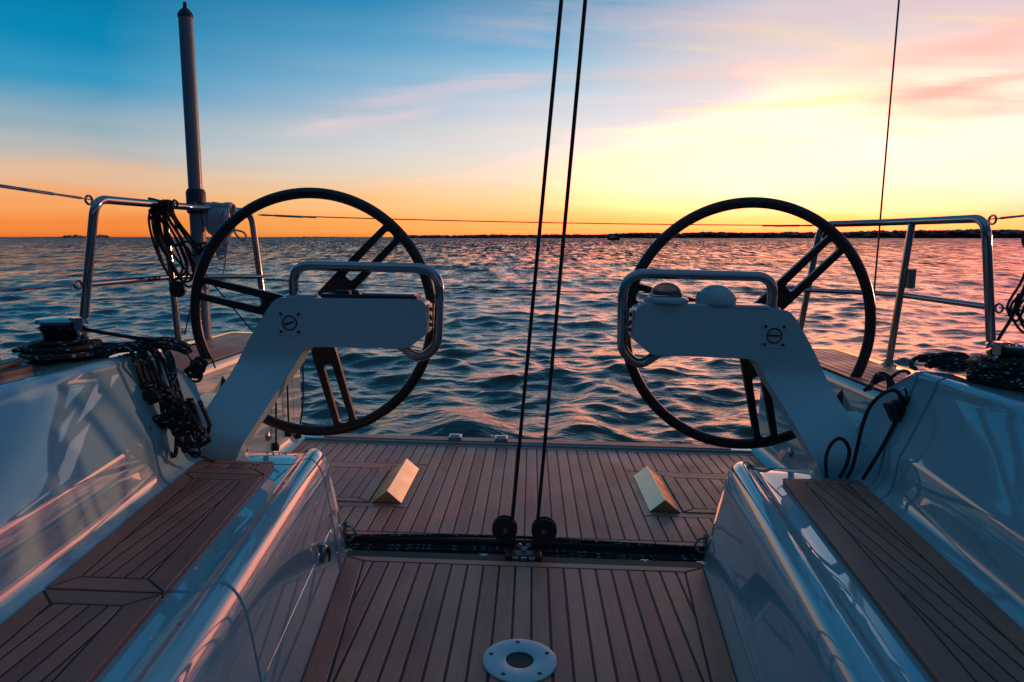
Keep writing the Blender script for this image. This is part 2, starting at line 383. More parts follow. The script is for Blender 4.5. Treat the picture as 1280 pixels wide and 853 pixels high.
# ------------------------------------------------------------------ hull
hull = thing('yacht_hull', 'white glossy hull and side decks of the sailing yacht', 'yacht hull', (0, 0, 0))
XO = lambda y: 1.80 - .045 * max(0, y - 1.5) ** 1.2      # outer edge of the hull
for s in (-1, 1):
    f = lambda x, y, z: (s * x, y, z)
    # inner quarter panel with a rounded foot, side deck and topsides as one moulded skin
    g = G(); rows = []
    for y in [-2.0, 0, 1.2, 2.1, 2.32, 2.6, 2.9, 3.2, 3.45, 3.6, 3.69]:
        xi = 1.262
        pr = [(xi - .05, -.012), (xi - .045, .004), (xi - .03, .012), (xi - .012, .03), (xi - .003, .055), (xi, .10), (xi + .006, .53), (xi + .01, .555), (xi + .022, .572), (xi + .045, .577),
              (XO(y) - .05, .577), (XO(y) - .02, .572), (XO(y), .55), (XO(y) - .02, .2), (XO(y) - .10, -.35), (XO(y) - .35, -.75)]
        rows.append([f(x, y, z) for x, z in pr])
    g.grid(rows, True)
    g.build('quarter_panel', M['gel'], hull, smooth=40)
    g = G()
    dk = [(1.285, 2.42), (1.60, 2.42), (1.60, 3.60), (1.285, 3.60)]
    if s < 0: dk = [(-b[0], b[1]) for b in dk][::-1]
    planking(g, dk, [.03, .03, .03, .03], .042, .583, gap=.005, x0=.02); sheet(g, inset(dk, [-.003] * 4)[0], .5795, 1)
    g.build('teak_side_deck', [M['teak'], M['caulk']], hull, smooth=0, norm=False)
    # small courtesy light in the panel
    g = G(); g.lathe([(.0, 0), (.022, 0), (.022, .006), (.016, .010), (.006, .013), (0, .013)], f(1.2615, 3.2, .13), axis='x', seg=20, rot=Matrix.Scale(-s, 3, (1, 0, 0)))
    g.build('courtesy_light', M['steel'], hull)
g = G()
g.box((0, 3.665, -.02), (2.46, .085, .06)); g.box((0, 3.66, -.35), (2.9, .05, .598)); g.box((0, 2.6, -.40), (2.5, 2.0, .04))
g.build('transom', M['gel'], hull, bevel=.008)
g = G()
for x0_, x1_ in ((-1.12, -.405), (-.385, -.15), (-.13, 1.11)):
    b = [(x0_, 3.632), (x1_, 3.632), (x1_, 3.70), (x0_, 3.70)]
    plank(g, b, .0165, (1, 0), th=.006)
g.build('transom_cap', M['teak'], hull, smooth=0, norm=False)
for x in (-.395, -.14):
    g = G(); g.box((x, 3.665, .020), (.07, .075, .03)); g.lathe([(0, 0), (.013, 0), (.013, .056), (0, .056)], (x - .028, 3.65, .032), axis='x', seg=14)
    g.build('hinge', M['track'], hull, bevel=.003)

# mainsheet traveller recess
g = G()
g.box((0, 2.305, -.052), (1.40, .17, .02)); g.box((0, 2.2245, -.024), (1.40, .008, .036)); g.box((0, 2.388, -.024), (1.40, .008, .036))
g.build('traveller_recess', M['dark'], hull)

# ------------------------------------------------------------------ benches
def bench(s):
    side = 'left' if s < 0 else 'right'
    lab = 'left cockpit bench with a split teak seat and a corded latch on its face' if s < 0 else 'right cockpit bench with an undivided teak seat and smooth face'
    t = thing('cockpit_bench', lab, 'bench', (s * .75, 1.4, 0), 'benches either side of the cockpit')
    prof = [(-.004, -.02, 0), (0, .0, 0), (.012, .06, 0), (.026, .138, 0), (.0272, .140, 1), (.0278, .147, 1), (.029, .149, 0), (.046, .25, 0), (.053, .285, 0), (.060, .312, 0), (.069, .334, 0), (.080, .351, 0), (.093, .362, 0), (.108, .366, 0),
            (.122, .363, 0), (.134, .356, 0), (.144, .350, 0), (.155, .346, 0), (.166, .344, 0), (.182, .3432, 0), (.205, .343, 0), (.30, .343, 0), (.46, .343, 0), (.47, .20, 0), (.47, -.02, 0)]
    seams = [1.30, 2.135] if s < 0 else []
    ys = [-1.2, -.6, 0., .4, .8, 1.1, 1.24, 1.36, 1.6, 1.85, 2.0, 2.08, 2.19, 2.24]
    for q in seams: ys += [q - .006, q - .0035, q + .0035, q + .006]
    rows = []
    for y in sorted(ys):
        inset_ = any(abs(y - q) < .004 for q in seams)
        row = []
        for u, z, lidl in prof:
            uu, zz = u, z
            if inset_ and u < .25 and z > .0:
                if u < .10: uu += .006
                if u > .05: zz -= .006
            if lidl and seams and 1.30 < y < 2.13: uu += .004
            row.append((s * (XB(y) + uu), y, zz))
        rows.append(row)
    for dy, k in ((2.275, .012), (2.305, .030), (2.325, .055), (2.333, .085)):
        q = k
        rows.append([(s * (XB(dy) + min(u + q * .55, .44 - .3 * q) if u < .3 else s * 0 + (XB(dy) + u - q * .3)) if s > 0 else -((XB(dy) + min(u + q * .55, .44 - .3 * q)) if u < .3 else (XB(dy) + u - q * .3)), dy, z - q * .42 * max(0, z) / .36) for u, z, _ in prof])
    g = G(); g.grid(rows, True); g.build('bench_moulding', M['gel'], t, smooth=50)
    # teak seat
    def seat(ya, yb, bw, name):
        a0, a1 = XB(ya) + .213, XB(ya) + .455; b0, b1 = XB(yb) + .213, XB(yb) + .455
        p = [(a0, ya), (a1, ya), (b1, yb), (b0, yb)]
        if s < 0: p = [(-x, y) for x, y in p][::-1]; bw = [bw[2], bw[1], bw[0], bw[3]]
        gg = G(); planking(gg, p, bw, .036, .358, gap=.005, x0=s * .003)
        # solid under body
        pp = inset(p, [.002] * 4)[0]; n = len(pp); b = len(gg.v)
        gg.v += [(x, y, .3565) for x, y in pp] + [(x, y, .318) for x, y in pp]
        gg.face(range(b, b + n), None, 1); gg.face([b + n + i for i in range(n)][::-1], None, 1)
        for i in range(n):
            j = (i + 1) % n
            gg.face((b + i, b + n + i, b + n + j, b + j), ((0, 0), (0, .04), (.9, .04), (.9, 0)), 2)
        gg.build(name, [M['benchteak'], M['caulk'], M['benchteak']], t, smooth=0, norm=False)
    if s < 0:
        seat(-1.1, 1.263, [.05, .045, .05, .055], 'teak_seat'); seat(1.270, 1.985, [.05, .045, .05, .055], 'teak_seat'); seat(1.991, 2.115, [.045, .045, .03, .045], 'teak_seat')
    else:
        seat(-1.1, 2.115, [.05, .05, .038, .062], 'teak_seat')
    # padeye near the aft end of the face
    g = G(); xx = XB(2.262) + .004; y0 = 2.262
    g.box((s * (xx + .004), y0, .060), (.010, .026, .070))
    g.tube(cat_rom([(s * (xx - .001), y0, .035), (s * (xx - .018), y0, .038), (s * (xx - .030), y0, .060), (s * (xx - .018), y0, .082), (s * (xx + .003), y0, .086)], 6), .0042, 8)
    g.build('padeye', M['steel'], t)
    if s < 0:
        g = G(); bx, by, bz = -(XB(1.915) + .024), 1.915, .15
        g.box((bx + .004, by, bz), (.012, .024, .060)); g.lathe([(0, 0), (.019, 0), (.019, .006), (.014, .012), (0, .013)], (bx + .006, by, bz + .004), axis='x', seg=24)
        g.build('latch', M['steel'], t, bevel=.002)
        g = G(); g.tube(cat_rom([(bx + .020, by - .004, bz + .016), (bx + .026, by - .010, bz - .004), (bx + .024, by - .004, bz - .024), (bx + .022, by + .008, bz - .022), (bx + .024, by + .008, bz - .002), (bx + .020, by + .002, bz + .016)], 6), .0026, 7); g.build('latch_cord', M['ropeplain'], t)
bench(-1); bench(1)

# ------------------------------------------------------------------ coamings
def coaming(s):
    lab = 'left white coaming with a single panel seam, under a spilled black rope' if s < 0 else 'right white coaming with two close panel seams and a hanging black block'
    t = thing('coaming', lab, 'coaming', (s * 1.2, 1.5, .3), 'coamings outboard of the benches')
    seams = [1.885] if s < 0 else [1.955, 2.06]
    ys = [-1.2, -.5, 0, .4, .8, 1.2, 1.5, 1.7, 1.8, 1.92, 2.0, 2.085]
    for q in seams: ys += [q - .008, q - .005, q + .005, q + .008]
    rows = []
    def sect(y, top=.72, grv=False, zc=None):
        x0 = XB(min(y, 2.12)) + .450
        xu = x0 + .058
        pr = [(x0 + .02, .30), (x0, .345), (x0 + .003, .351), (x0 + .012, .357), (x0 + .022, .364), (x0 + .031, .374), (x0 + .037, .388), (x0 + .041, .405), (x0 + .045, .430),
              (xu - .006, .488), (xu, .500), (xu + .007, .511)]
        k = (top - .511) / (.72 - .511); xt = 1.18; xa = xu + .007
        up = [(xa + (xt - xa) * q, .511 + (.72 - .511) * q) for q in (.45, .80, .88)] + [(xt - .012, .706), (xt - .004, .714), (xt + .008, .7195), (xt + .024, .720), (1.27, .716), (1.38, .706), (1.405, .700), (1.42, .685), (1.428, .65), (1.44, .56)]
        for x, z in up:
            xx = x if k > .99 else xa + (x - xa) * (k if x < xt else 1) - (0 if x < xt else (xt - xa) * (1 - k))
            pr.append((xx, .511 + (z - .511) * k if z > .511 else z))
        if grv: pr = [(x + .012, z - (.008 if z > .6 else 0)) for x, z in pr]
        return [(s * x, y, z) for x, z in pr]
    for y in sorted(ys):
        rows.append(sect(y, grv=any(abs(y - q) < .006 for q in seams)))
    rows.append(sect(2.12, .70)); rows.append(sect(2.24, .60)); rows.append(sect(2.262, .575))
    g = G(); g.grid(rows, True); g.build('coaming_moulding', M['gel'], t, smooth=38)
    # small ledge at the aft foot and the plinth the pedestal grows out of
    g = G(); g.prism([(1.095, 2.175), (1.27, 2.175), (1.27, 2.60), (1.095, 2.60)], lambda a, b, h: (s * a, b, h), .0, .476)
    g.build('plinth', M['gel'], t, bevel=.02, seg=4)
    # low toe strip along the top edge
    g = G(); g.tube([(s * 1.36, -1.0, .712), (s * 1.36, 2.05, .712)], .011, 10); g.build('top_moulding', M['alu'], t)
coaming(-1); coaming(1)

# ------------------------------------------------------------------ pedestals with grab rails
def arm_poly(s):
    return [(.415, .868), (.385, .852), (.378, .742), (.450, .684), (.815, .680), (.853, .655), (.898, .545), (.914, .454), (.962, .340), (.985, .25), (.985, 0.), (1.150, 0.), (1.145, .36), (1.140, .44), (1.112, .485), (1.110, .535), (1.090, .625), (1.03, .735), (.962, .838), (.935, .862)]
def leg_front(z):
    t = min(1, max(0, (.64 - z) / .26)); return 2.5 - .34 * t * t * (3 - 2 * t)
def round_poly(p, rad):
    n = len(p); out = []
    for i in range(n):
        a, b, c = Vector(p[i - 1]), Vector(p[i]), Vector(p[(i + 1) % n]); u = a - b; w = c - b; lu, lw = u.length, w.length
        u.normalize(); w.normalize(); t = min(rad[i], lu * .45, lw * .45)
        for k in range(5):
            q = k / 4; v = (b + u * t) * (1 - q) ** 2 + b * 2 * q * (1 - q) + (b + w * t) * q * q; out.append((v.x, v.y))
    return out
def pedestal(s):
    lab = 'left white steering pedestal with a flat black instrument panel on its arm' if s < 0 else 'right white steering pedestal carrying two round domes on its arm'
    t = thing('steering_pedestal', lab, 'pedestal', (s * 1.15, 2.56, 0), 'steering pedestals')
    g = G()
    rp = round_poly(arm_poly(s), [.012, .012, .012, .02, .015, .02, .06, .06, .05, .03, .001, .001, .03, .03, .03, .04, .06, .06, .03, .02])
    bm = bmesh.new(); vs = [bm.verts.new((s * x, 0, z)) for x, z in rp]
    es = [bm.edges.new((vs[i], vs[(i + 1) % len(vs)])) for i in range(len(vs))]
    bmesh.ops.triangle_fill(bm, use_beauty=True, use_dissolve=False, edges=es, normal=(0, -1, 0))
    for zc_ in (.645, .61, .575, .54, .505, .47, .435, .40, .375):
        bmesh.ops.bisect_plane(bm, geom=bm.verts[:] + bm.edges[:] + bm.faces[:], plane_co=(0, 0, zc_), plane_no=(0, 0, 1))
    r_ = bmesh.ops.extrude_face_region(bm, geom=bm.faces[:]); back = {e for e in r_['geom'] if isinstance(e, bmesh.types.BMVert)}
    for v in bm.verts:
        v.co.y = leg_front(v.co.z) + ((.070 + .045 * min(1, max(0, (v.co.z - .35) / .3))) if v in back else 0)
    bm.verts.index_update(); g.v = [tuple(v.co) for v in bm.verts]
    for f in bm.faces: g.face([v.index for v in f.verts])
    bm.free()
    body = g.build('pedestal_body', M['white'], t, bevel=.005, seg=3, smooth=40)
    # emblem plate: round badge and four fixing holes
    cx, cz = s * .892, .768
    g = G(); g.box((cx, 2.4992, cz), (.092, .003, .092)); pl = g.build('badge_plate', M['white'], t, bevel=.0008)
    g = G()
    g.tube([(cx + .0265 * math.cos(a), 2.4955, cz + .0265 * math.sin(a)) for a in np.linspace(0, 2 * math.pi, 36, endpoint=False)], .0023, 6, closed=True)
    rot = Matrix.Rotation(R(-20 if s < 0 else 0), 3, 'Y')
    for k, (w_, h_) in enumerate(((.007, .022), (.006, .011), (.007, .012), (.007, .010), (.008, .012), (.007, .011), (.006, .010))):
        g.box(Vector((cx, 2.4957, cz)) + rot @ Vector((-.0168 + k * .0056, 0, (.001 if k == 0 else -.0005))), (w_ * .55, .003, h_ * .6), rot)
    g.build('badge_emblem', M['blackmat'], pl, smooth=0)
    for a, b_ in ((-1, -1), (1, -1), (-1, 1), (1, 1)):
        g = G(); g.lathe([(0, 0), (.006, 0), (.006, .002), (.004, .003), (0, .003)], (cx + a * .033, 2.4975, cz + b_ * .033), axis='y', seg=14)
        g.build('screw', M['blackmat'], pl)
    # end face with the small engine panel
    g = G(); g.box((s * .3795, 2.555, .800), (.008, .085, .095)); e = g.build('end_panel', M['alu'], t, bevel=.002)
    for k, (yy, zz) in enumerate(((2.535, .83), (2.575, .825), (2.54, .80), (2.575, .79), (2.55, .77))):
        g = G(); g.lathe([(0, 0), (.008, 0), (.007, .006), (0, .006)], (s * .3755, yy, zz), axis='x', seg=12, rot=Matrix.Scale(-1, 3, (1, 0, 0)) if s > 0 else None)
        g.build('button', M['blackmat'], e)
    # grab rail
    q = [(.897, 2.565, .845), (.897, 2.56, .980), (.340, 2.56, .980), (.349, 2.56, .690), (.415, 2.56, .630), (.492, 2.56, .688)]
    g = G(); g.tube(fillet([(s * x, y, z) for x, y, z in q], [0, .085, .09, .08, .06, 0], 9), .0185, 14); g.build('grab_rail', M['steel'], t)
    g = G(); g.lathe([(0, 0), (.032, 0), (.030, .006), (.02, .010), (0, .010)], (s * .897, 2.562, .861), seg=20); g.build('rail_foot', M['steel'], t)
    # shaft behind, carrying the wheel
    g = G(); g.lathe([(0, 0), (.045, 0), (.045, -.06), (.03, -.08), (.03, -.15), (0, -.15)], (s * .882, 2.60, .778), axis='y', seg=24); g.build('wheel_shaft', M['black'], t)
    if s < 0:
        g = G(); g.box((-.60, 2.56, .872), (.36, .105, .014)); p_ = g.build('instrument_panel', M['black'], t, bevel=.004)
        g = G(); g.box((-.53, 2.562, .8815), (.20, .08, .007)); g.build('display', M['alu'], p_, bevel=.002)
        g = G(); g.box((-.705, 2.555, .884), (.05, .045, .014)); g.lathe([(0, 0), (.016, 0), (.013, .014), (0, .014)], (-.66, 2.56, .878), seg=16); g.build('switch', M['blackmat'], p_, bevel=.003)
        g = G(); g.box((-.845, 2.56, .868), (.06, .09, .010)); g.build('cover', M['plate'], t, bevel=.003)
    else:
        g = G(); g.box((.645, 2.557, .8705), (.46, .10, .012)); g.build('top_plate', M['plate'], t, bevel=.003)
    return t
pedestal(-1); pedestal(1)
# compass and capped instrument on the right pedestal
t = thing('compass', 'clear domed steering compass at the inner end of the right pedestal', 'compass', (.505, 2.56, .877))
g = G(); g.lathe([(0, 0), (.082, 0), (.082, .012), (.076, .018), (.060, .022), (0, .022)], (.505, 2.56, .877), seg=36); g.build('base_ring', M['white'], t)
g = G(); pr = [(.060, .022)] + [(.060 * math.cos(a), .024 + .050 * math.sin(a)) for a in np.linspace(0, math.pi / 2 - .02, 14)]
g.lathe([(0, .0215)] + pr, (.505, 2.56, .877), seg=36); g.build('dome', M['glass'], t, smooth=60)
g = G(); g.lathe([(0, .026), (.046, .026), (.049, .034), (.040, .038), (.015, .040), (0, .044)], (.505, 2.56, .877), seg=30); g.build('compass_card', M['card'], t)
g = G(); pr = [(.072, 0), (.072, .014)] + [(.072 * math.cos(a), .014 + .056 * math.sin(a)) for a in np.linspace(.05, math.pi / 2 - .02, 14)]
g.lathe([(0, 0)] + pr, (.690, 2.56, .8765), seg=40); g.lathe([(0, 0), (.03, 0), (.03, .04), (.026, .045), (0, .045)], (.640, 2.54, .8765), seg=24)
tag(g.build('instrument_cap', M['white'], None, (.690, 2.56, .8765), smooth=60), 'plain rounded protective cap standing on the right pedestal beside the clear dome', 'instrument cap')

# ------------------------------------------------------------------ steering wheels
def spoke_mesh(ang, c, y):
    """one spoke: solid root plate that splits into two bars with a rounded slot"""
    bm = bmesh.new()
    def loop(pts):
        vs = [bm.verts.new((a, b, 0)) for a, b in pts]; return [bm.edges.new((vs[i], vs[(i + 1) % len(vs)])) for i in range(len(vs))]
    r0, r1, r2, r3 = .02, .19, .475, .492
    w0, w1, w2 = .048, .050, .047
    outer = [(r0, -w0), (r1, -w1), (r2, -w2), (r3, -.066), (r3, .066), (r2, w2), (r1, w1), (r0, w0)]
    outer = round_poly(outer, [.005, .03, .03, .01, .01, .03, .03, .005])
    hole = [(r1 + .02, -.018), (r2 - .012, -.022), (r2 - .012, .022), (r1 + .02, .018)]
    hole = round_poly(hole, [.02, .018, .018, .02])
    e = loop(outer) + loop(hole)
    bmesh.ops.triangle_fill(bm, use_beauty=True, use_dissolve=False, edges=e)
    fs = bm.faces[:]
    r = bmesh.ops.extrude_face_region(bm, geom=fs)
    for v in r['geom']:
        if isinstance(v, bmesh.types.BMVert): v.co.z += .022
    bmesh.ops.recalc_face_normals(bm, faces=bm.faces)
    ca, sa = math.cos(ang), math.sin(ang); g = G(); bm.verts.index_update()
    g.v = [(c[0] + v.co.x * ca - v.co.y * sa, y + v.co.z - .011, c[1] + v.co.x * sa + v.co.y * ca) for v in bm.verts]
    for f in bm.faces: g.face([v.index for v in f.verts])
    bm.free(); return g
def wheel(s):
    lab = 'left black steering wheel, behind the pedestal with the flat black panel' if s < 0 else 'right black steering wheel, behind the pedestal with the two domes'
    c = (-.884 if s < 0 else .872, .776); y = 2.75
    t = thing('yacht_helm', lab, 'steering wheel', (c[0], y, c[1]), 'black steering wheels')
    g = G(); n = 120; seg = 14
    rows = []
    for k in range(n):
        a = 2 * math.pi * k / n; row = []
        for j in range(seg):
            q = 2 * math.pi * j / seg; rr = .487 + .0215 * math.cos(q); row.append((c[0] + rr * math.cos(a), y + .017 * math.sin(q), c[1] + rr * math.sin(a)))
        rows.append(row)
    b0 = 0
    for r in rows: g.v += r
    for k in range(n):
        for j in range(seg):
            k2, j2 = (k + 1) % n, (j + 1) % seg
            g.face((k * seg + j, k * seg + j2, k2 * seg + j2, k2 * seg + j))
    g.build('rim', M['black'], t, smooth=60)
    for a in ((46, 168, 286) if s < 0 else (46, 166, 283)):
        spoke_mesh(R(a), c, y).build('spoke', M['black'], t, bevel=.004, seg=2, smooth=30)
    g = G(); g.lathe([(0, -.03), (.05, -.03), (.062, -.015), (.062, .015), (.05, .028), (.02, .034), (0, .034)], (c[0], y, c[1]), axis='y', seg=32); g.build('hub', M['black'], t)
wheel(-1); wheel(1)

# ------------------------------------------------------------------ foot chocks
for s in (-1, 1):
    g = G(); x0_, x1_ = s * .513, s * .640; xm = s * .575
    pts = [(x0_, .001), (xm, .054), (x1_, .001)]
    g.prism(pts, lambda a, b, h: (a, h, b), 2.712, 3.165)
    t = g.build('foot_chock', M['sunsetmetal'], None, (xm, 2.94, .001), bevel=.0025, smooth=30)
    tag(t, 'wedge shaped metal foot chock, %s of the pair' % ('the brightly lit golden left one' if s < 0 else 'the paler right one'), 'foot chock', 'wedge foot chocks on the helm floor')

# ------------------------------------------------------------------ plate in the floor
t = thing('floor_plate', 'round pale plate with a dark centre hole and small screw holes in the cockpit floor', 'floor plate', (-.003, 1.642, .001))
g = G(); g.lathe([(.0365, .0), (.094, .0), (.096, .002), (.095, .0048), (.092, .006), (.040, .006), (.0365, .004)], (-.003, 1.642, .001), seg=64)
g.f = g.f[:-2]; g.uv = g.uv[:-2]; g.mi = g.mi[:-2]
for k in range(64):     # close the ring on its inner side
    a, b = 6 * 64 + k, 6 * 64 + (k + 1) % 64; g.face((a, b, (k + 1) % 64, k))
g.build('flange', M['plate'], t, smooth=40)
g = G(); g.lathe([(0, .0005), (.0362, .0005), (.0362, .0016), (0, .0016)], (-.003, 1.642, .001), seg=40); g.build('socket', M['caulk'], t)
for k in range(5):
    a = R(95 + 72 * k); g = G(); g.lathe([(0, .0058), (.0058, .0058), (.0058, .0068), (.003, .0064), (0, .0064)], (-.003 + .077 * math.cos(a), 1.642 + .077 * math.sin(a), .001), seg=14); g.build('screw', M['dark'], t)

# ------------------------------------------------------------------ traveller, car, blocks, ropes
t = thing('mainsheet_traveller', 'dark traveller track with a small car running across the cockpit floor', 'traveller', (0, 2.27, -.042))
g = G(); g.box((0, 2.253, -.030), (1.30, .034, .022)); g.box((0, 2.253, -.012), (1.30, .024, .016)); g.build('track', M['track'], t, bevel=.002)
for x in (-.62, -.14, .42, .615):
    g = G(); g.box((x, 2.255, -.0085), (.03, .036, .012)); g.lathe([(0, 0), (.005, 0), (.004, .003), (0, .003)], (x, 2.25, -.0025), seg=10); g.build('track_stop', M['alu'], t, bevel=.002)
g = G(); g.box((0, 2.255, .002), (.125, .05, .024)); c_ = g.build('car', M['blackmat'], t, bevel=.006)
for x in (-.028, 0, .028):
    g = G(); g.box((x, 2.2275, .003), (.022, .006, .016)); g.build('car_roller', M['alu'], c_, bevel=.002)
g = G()
for s in (-1, 1):
    g.tube(cat_rom([(0, 2.27, .012), (s * .012, 2.272, .024), (s * .022, 2.275, .034), (s * .012, 2.285, .030), (0, 2.278, .014)], 5), .0032, 7)
g.build('shackle', M['steel'], c_)
for s in (-1, 1):
    t = thing('sheet_block', 'black pulley block leaning %s at the foot of the %s upright sheet' % (('left', 'left') if s < 0 else ('right', 'right')), 'block', (s * .022, 2.275, .030), 'pulley blocks on the traveller car')
    d = Vector((s * .048, .035, .046)); cc = Vector((s * .070, 2.312, .076))
    for q in (-1, 1):
        g = G()
        poly = [(.045 * math.cos(a), .045 * math.sin(a)) for a in np.linspace(R(-55), R(235), 22)] + [(-.010, -.062), (.010, -.062)]
        tilt = Matrix.Rotation(R(28 * s), 3, 'Y')
        g.prism(poly, lambda a, b, h: tuple(cc + tilt @ Vector((a, h, b))), q * .010, q * .0165); g.build('cheek', M['blackmat'], t, bevel=.003)
    g = G(); g.lathe([(0, -.0095), (.040, -.0095), (.040, -.006), (.033, 0), (.040, .006), (.040, .0095), (0, .0095)], cc, axis='y', seg=30); g.build('sheave', M['black'], t)
    g = G(); g.lathe([(0, -.019), (.010, -.019), (.010, .019), (0, .019)], cc, axis='y', seg=16); g.build('pin', M['steel'], t)
    g = G(); g.tube([tuple(cc + tilt @ Vector((0, 0, -.055))), (s * .022, 2.275, .030)], .006, 8); g.build('swivel', M['steel'], t)
    top = Vector(((.068 if s < 0 else .139), 2.15, 1.80)); bot = Vector((s * .070 - s * .026, 2.312, .10)) if s < 0 else Vector((.046, 2.312, .105))
    far = bot + (top - bot) * 2.1
    g = G(); g.tube([tuple(bot + (far - bot) * k / 40) for k in range(41)], .0062, 8)
    tag(g.build('mainsheet', M['ropeplain'], None, tuple(bot)), 'taut dark sheet rising out of view from the %s block' % ('left' if s < 0 else 'right'), 'rope', 'two upright sheets')
for k, (y, z, r, lab) in enumerate(((2.284, -.012, .006, 'black control line along the traveller, the nearest of four to the track'), (2.308, -.010, .0065, 'black control line along the traveller, second from the track'),
                               (2.334, -.012, .0065, 'black control line along the traveller, third from the track'), (2.368, .001, .006, 'black control line crossing high along the aft lip of the traveller recess'))):
    pts = []
    for i in range(61):
        x = -.66 + 1.30 * i / 60
        zz = z + .004 * math.sin(x * 5 + k) + (.020 if k == 3 else 0) * (1 - abs(x) / .66) ** 0.5
        pts.append((x, y + .006 * math.sin(x * 3.1 + 2 * k) + (.03 * max(0, x - .25) * (-1 if k == 3 else .3)), zz))
    g = G(); g.tube(pts, r, 7)
    tag(g.build('control_line', M['rope'], None, pts[30]), lab, 'rope', 'control lines along the traveller')

# ------------------------------------------------------------------ stern rails (pushpits)
def pushpit(s):
    lab = 'left stainless stern rail with the tall pole and rope coils on it' if s < 0 else 'right stainless stern rail with a small bracket on its middle leg'
    t = thing('stern_rail', lab, 'stern rail', (s * 1.65, 3.1, .58), 'stainless stern rails')
    f = lambda p: (s * p[0], p[1], p[2])
    g = G(); g.tube(fillet([f((1.765, 2.60, .575)), f((1.668, 2.60, 1.212)), f((1.672, 3.05, 1.222)), f((1.655, 3.28, 1.226)), f((1.50, 3.65, 1.228)), f((1.425, 3.65, .575))], [0, .07, .4, .3, .075, 0], 9), .0165, 14); g.build('top_rail', M['steel'], t)
    g = G(); g.tube(fillet([f((1.728, 2.60, .885)), f((1.665, 3.08, .897)), f((1.62, 3.25, .897)), f((1.452, 3.65, .885))], [0, .4, .3, 0], 8), .0125, 12); g.build('mid_rail', M['steel'], t)
    g = G(); g.tube([f((1.628, 3.1, .575)), f((1.672, 3.1, 1.222))], .015, 12); g.build('leg', M['steel'], t)
    for p in ((1.765, 2.60, .578), (1.628, 3.1, .578), (1.425, 3.65, .578)):
        g = G(); g.lathe([(0, 0), (.036, 0), (.036, .005), (.022, .012), (.020, .03), (0, .03)], f(p), seg=20); g.build('foot', M['steel'], t)
    for p in ((1.668, 2.575, 1.205), (1.728, 2.575, .885)):
        g = G(); q = Vector(f(p)); g.tube([tuple(q + Vector((0, .02 * math.cos(a) - .012, .016 * math.sin(a)))) for a in np.linspace(0, 2 * math.pi, 14, endpoint=False)], .0045, 7, closed=True); g.build('eye', M['steel'], t)
    if s > 0:
        g = G(); g.box((1.688, 3.10, .972), (.024, .05, .085)); g.build('bracket', M['polepaint'], t, bevel=.004)
    else:
        g = G(); g.lathe([(0, 0), (.034, 0), (.038, .008), (.036, .02), (.0, .024)], (-1.605, 3.075, .845), axis='y', seg=24); g.build('round_lamp', M['blackmat'], t)
pushpit(-1); pushpit(1)

# ------------------------------------------------------------------ pole, stays, lifelines
t = thing('stern_pole', 'tall grey pole with a pointed black cap clamped to the left stern rail', 'pole', (-1.66, 3.4, .58))
top = Vector((-1.69, 3.40, 2.13)); bot = Vector((-1.655, 3.4, .575)); dr = (top - bot).normalized()
g = G(); g.tube([tuple(bot), tuple(bot + (top - bot) * .43), tuple(bot + (top - bot) * .431), tuple(top)], [.036, .036, .0335, .0335], 20); g.build('tube', M['polepaint'], t)
rot = dr.to_track_quat('Z', 'Y').to_matrix()
g = G(); g.lathe([(0, 0), (.036, 0), (.036, .012), (.026, .03), (.010, .045), (.008, .07), (0, .072)], top - dr * .004, rot=rot, seg=20); g.build('cap', M['blackmat'], t)
g = G(); cc = bot + dr * .625; g.lathe([(0, 0), (.040, 0), (.046, .008), (.046, .105), (.038, .120), (0, .120)], cc, rot=rot, seg=24); cl = g.build('clamp', M['blackmat'], t)
g = G(); q = cc + dr * .035 + Vector((.008, -.046, 0)); g.tube([tuple(q + Vector((.018 * math.cos(a), 0, .018 * math.sin(a)))) for a in np.linspace(0, 2 * math.pi, 20, endpoint=False)], .003, 6, closed=True); g.build('clamp_ring', M['alu'], cl)
def wire(name, pts, r, lab, cat, group=None, mat='wire', sag=0., fit=None):
    P = [Vector(p) for p in pts]; full = []
    for i in range(len(P) - 1):
        for k in range(24):
            q = k / 24; v = P[i].lerp(P[i + 1], q); v.z -= sag * 4 * q * (1 - q); full.append(tuple(v))
    full.append(tuple(P[-1])); t = thing(name, lab, cat, pts[0], group)
    g = G(); g.tube(full, r, 7); g.build('wire', M[mat], t)
    for a, b in fit or []:
        g = G(); A, Bv = Vector(a), Vector(b); d = Bv - A
        g.tube([tuple(A + d * q) for q in (0, .02, .08, .25, .27, .75, .77, .95, 1)], [.003, .005, .005, .004, .0058, .0058, .004, .004, .003], 9); g.build('turnbuckle', M['steel'], t)
    return t
GL = 'lifeline wires around the stern'
wire('lifeline', [(-1.660, 2.56, 1.207), (-1.70, .9, 1.245)], .0027, 'upper lifeline wire leaving the left stern rail towards the near left', 'lifeline', GL, fit=[((-1.662, 2.52, 1.208), (-1.676, 1.95, 1.221))])
wire('lifeline', [(-1.726, 2.56, .887), (-1.74, .9, .885)], .0027, 'lower lifeline wire leaving the left stern rail towards the near left', 'lifeline', GL, fit=[((-1.726, 2.54, .887), (-1.731, 1.95, .886))])
wire('lifeline', [(1.660, 2.56, 1.207), (1.70, .9, 1.25)], .0027, 'upper lifeline wire leaving the right stern rail towards the near right', 'lifeline', GL, fit=[((1.662, 2.52, 1.208), (1.676, 1.95, 1.222))])
wire('lifeline', [(1.726, 2.56, .887), (1.74, .9, .885)], .0027, 'lower lifeline wire leaving the right stern rail towards the near right', 'lifeline', GL, fit=[((1.726, 2.54, .887), (1.731, 1.95, .886))])
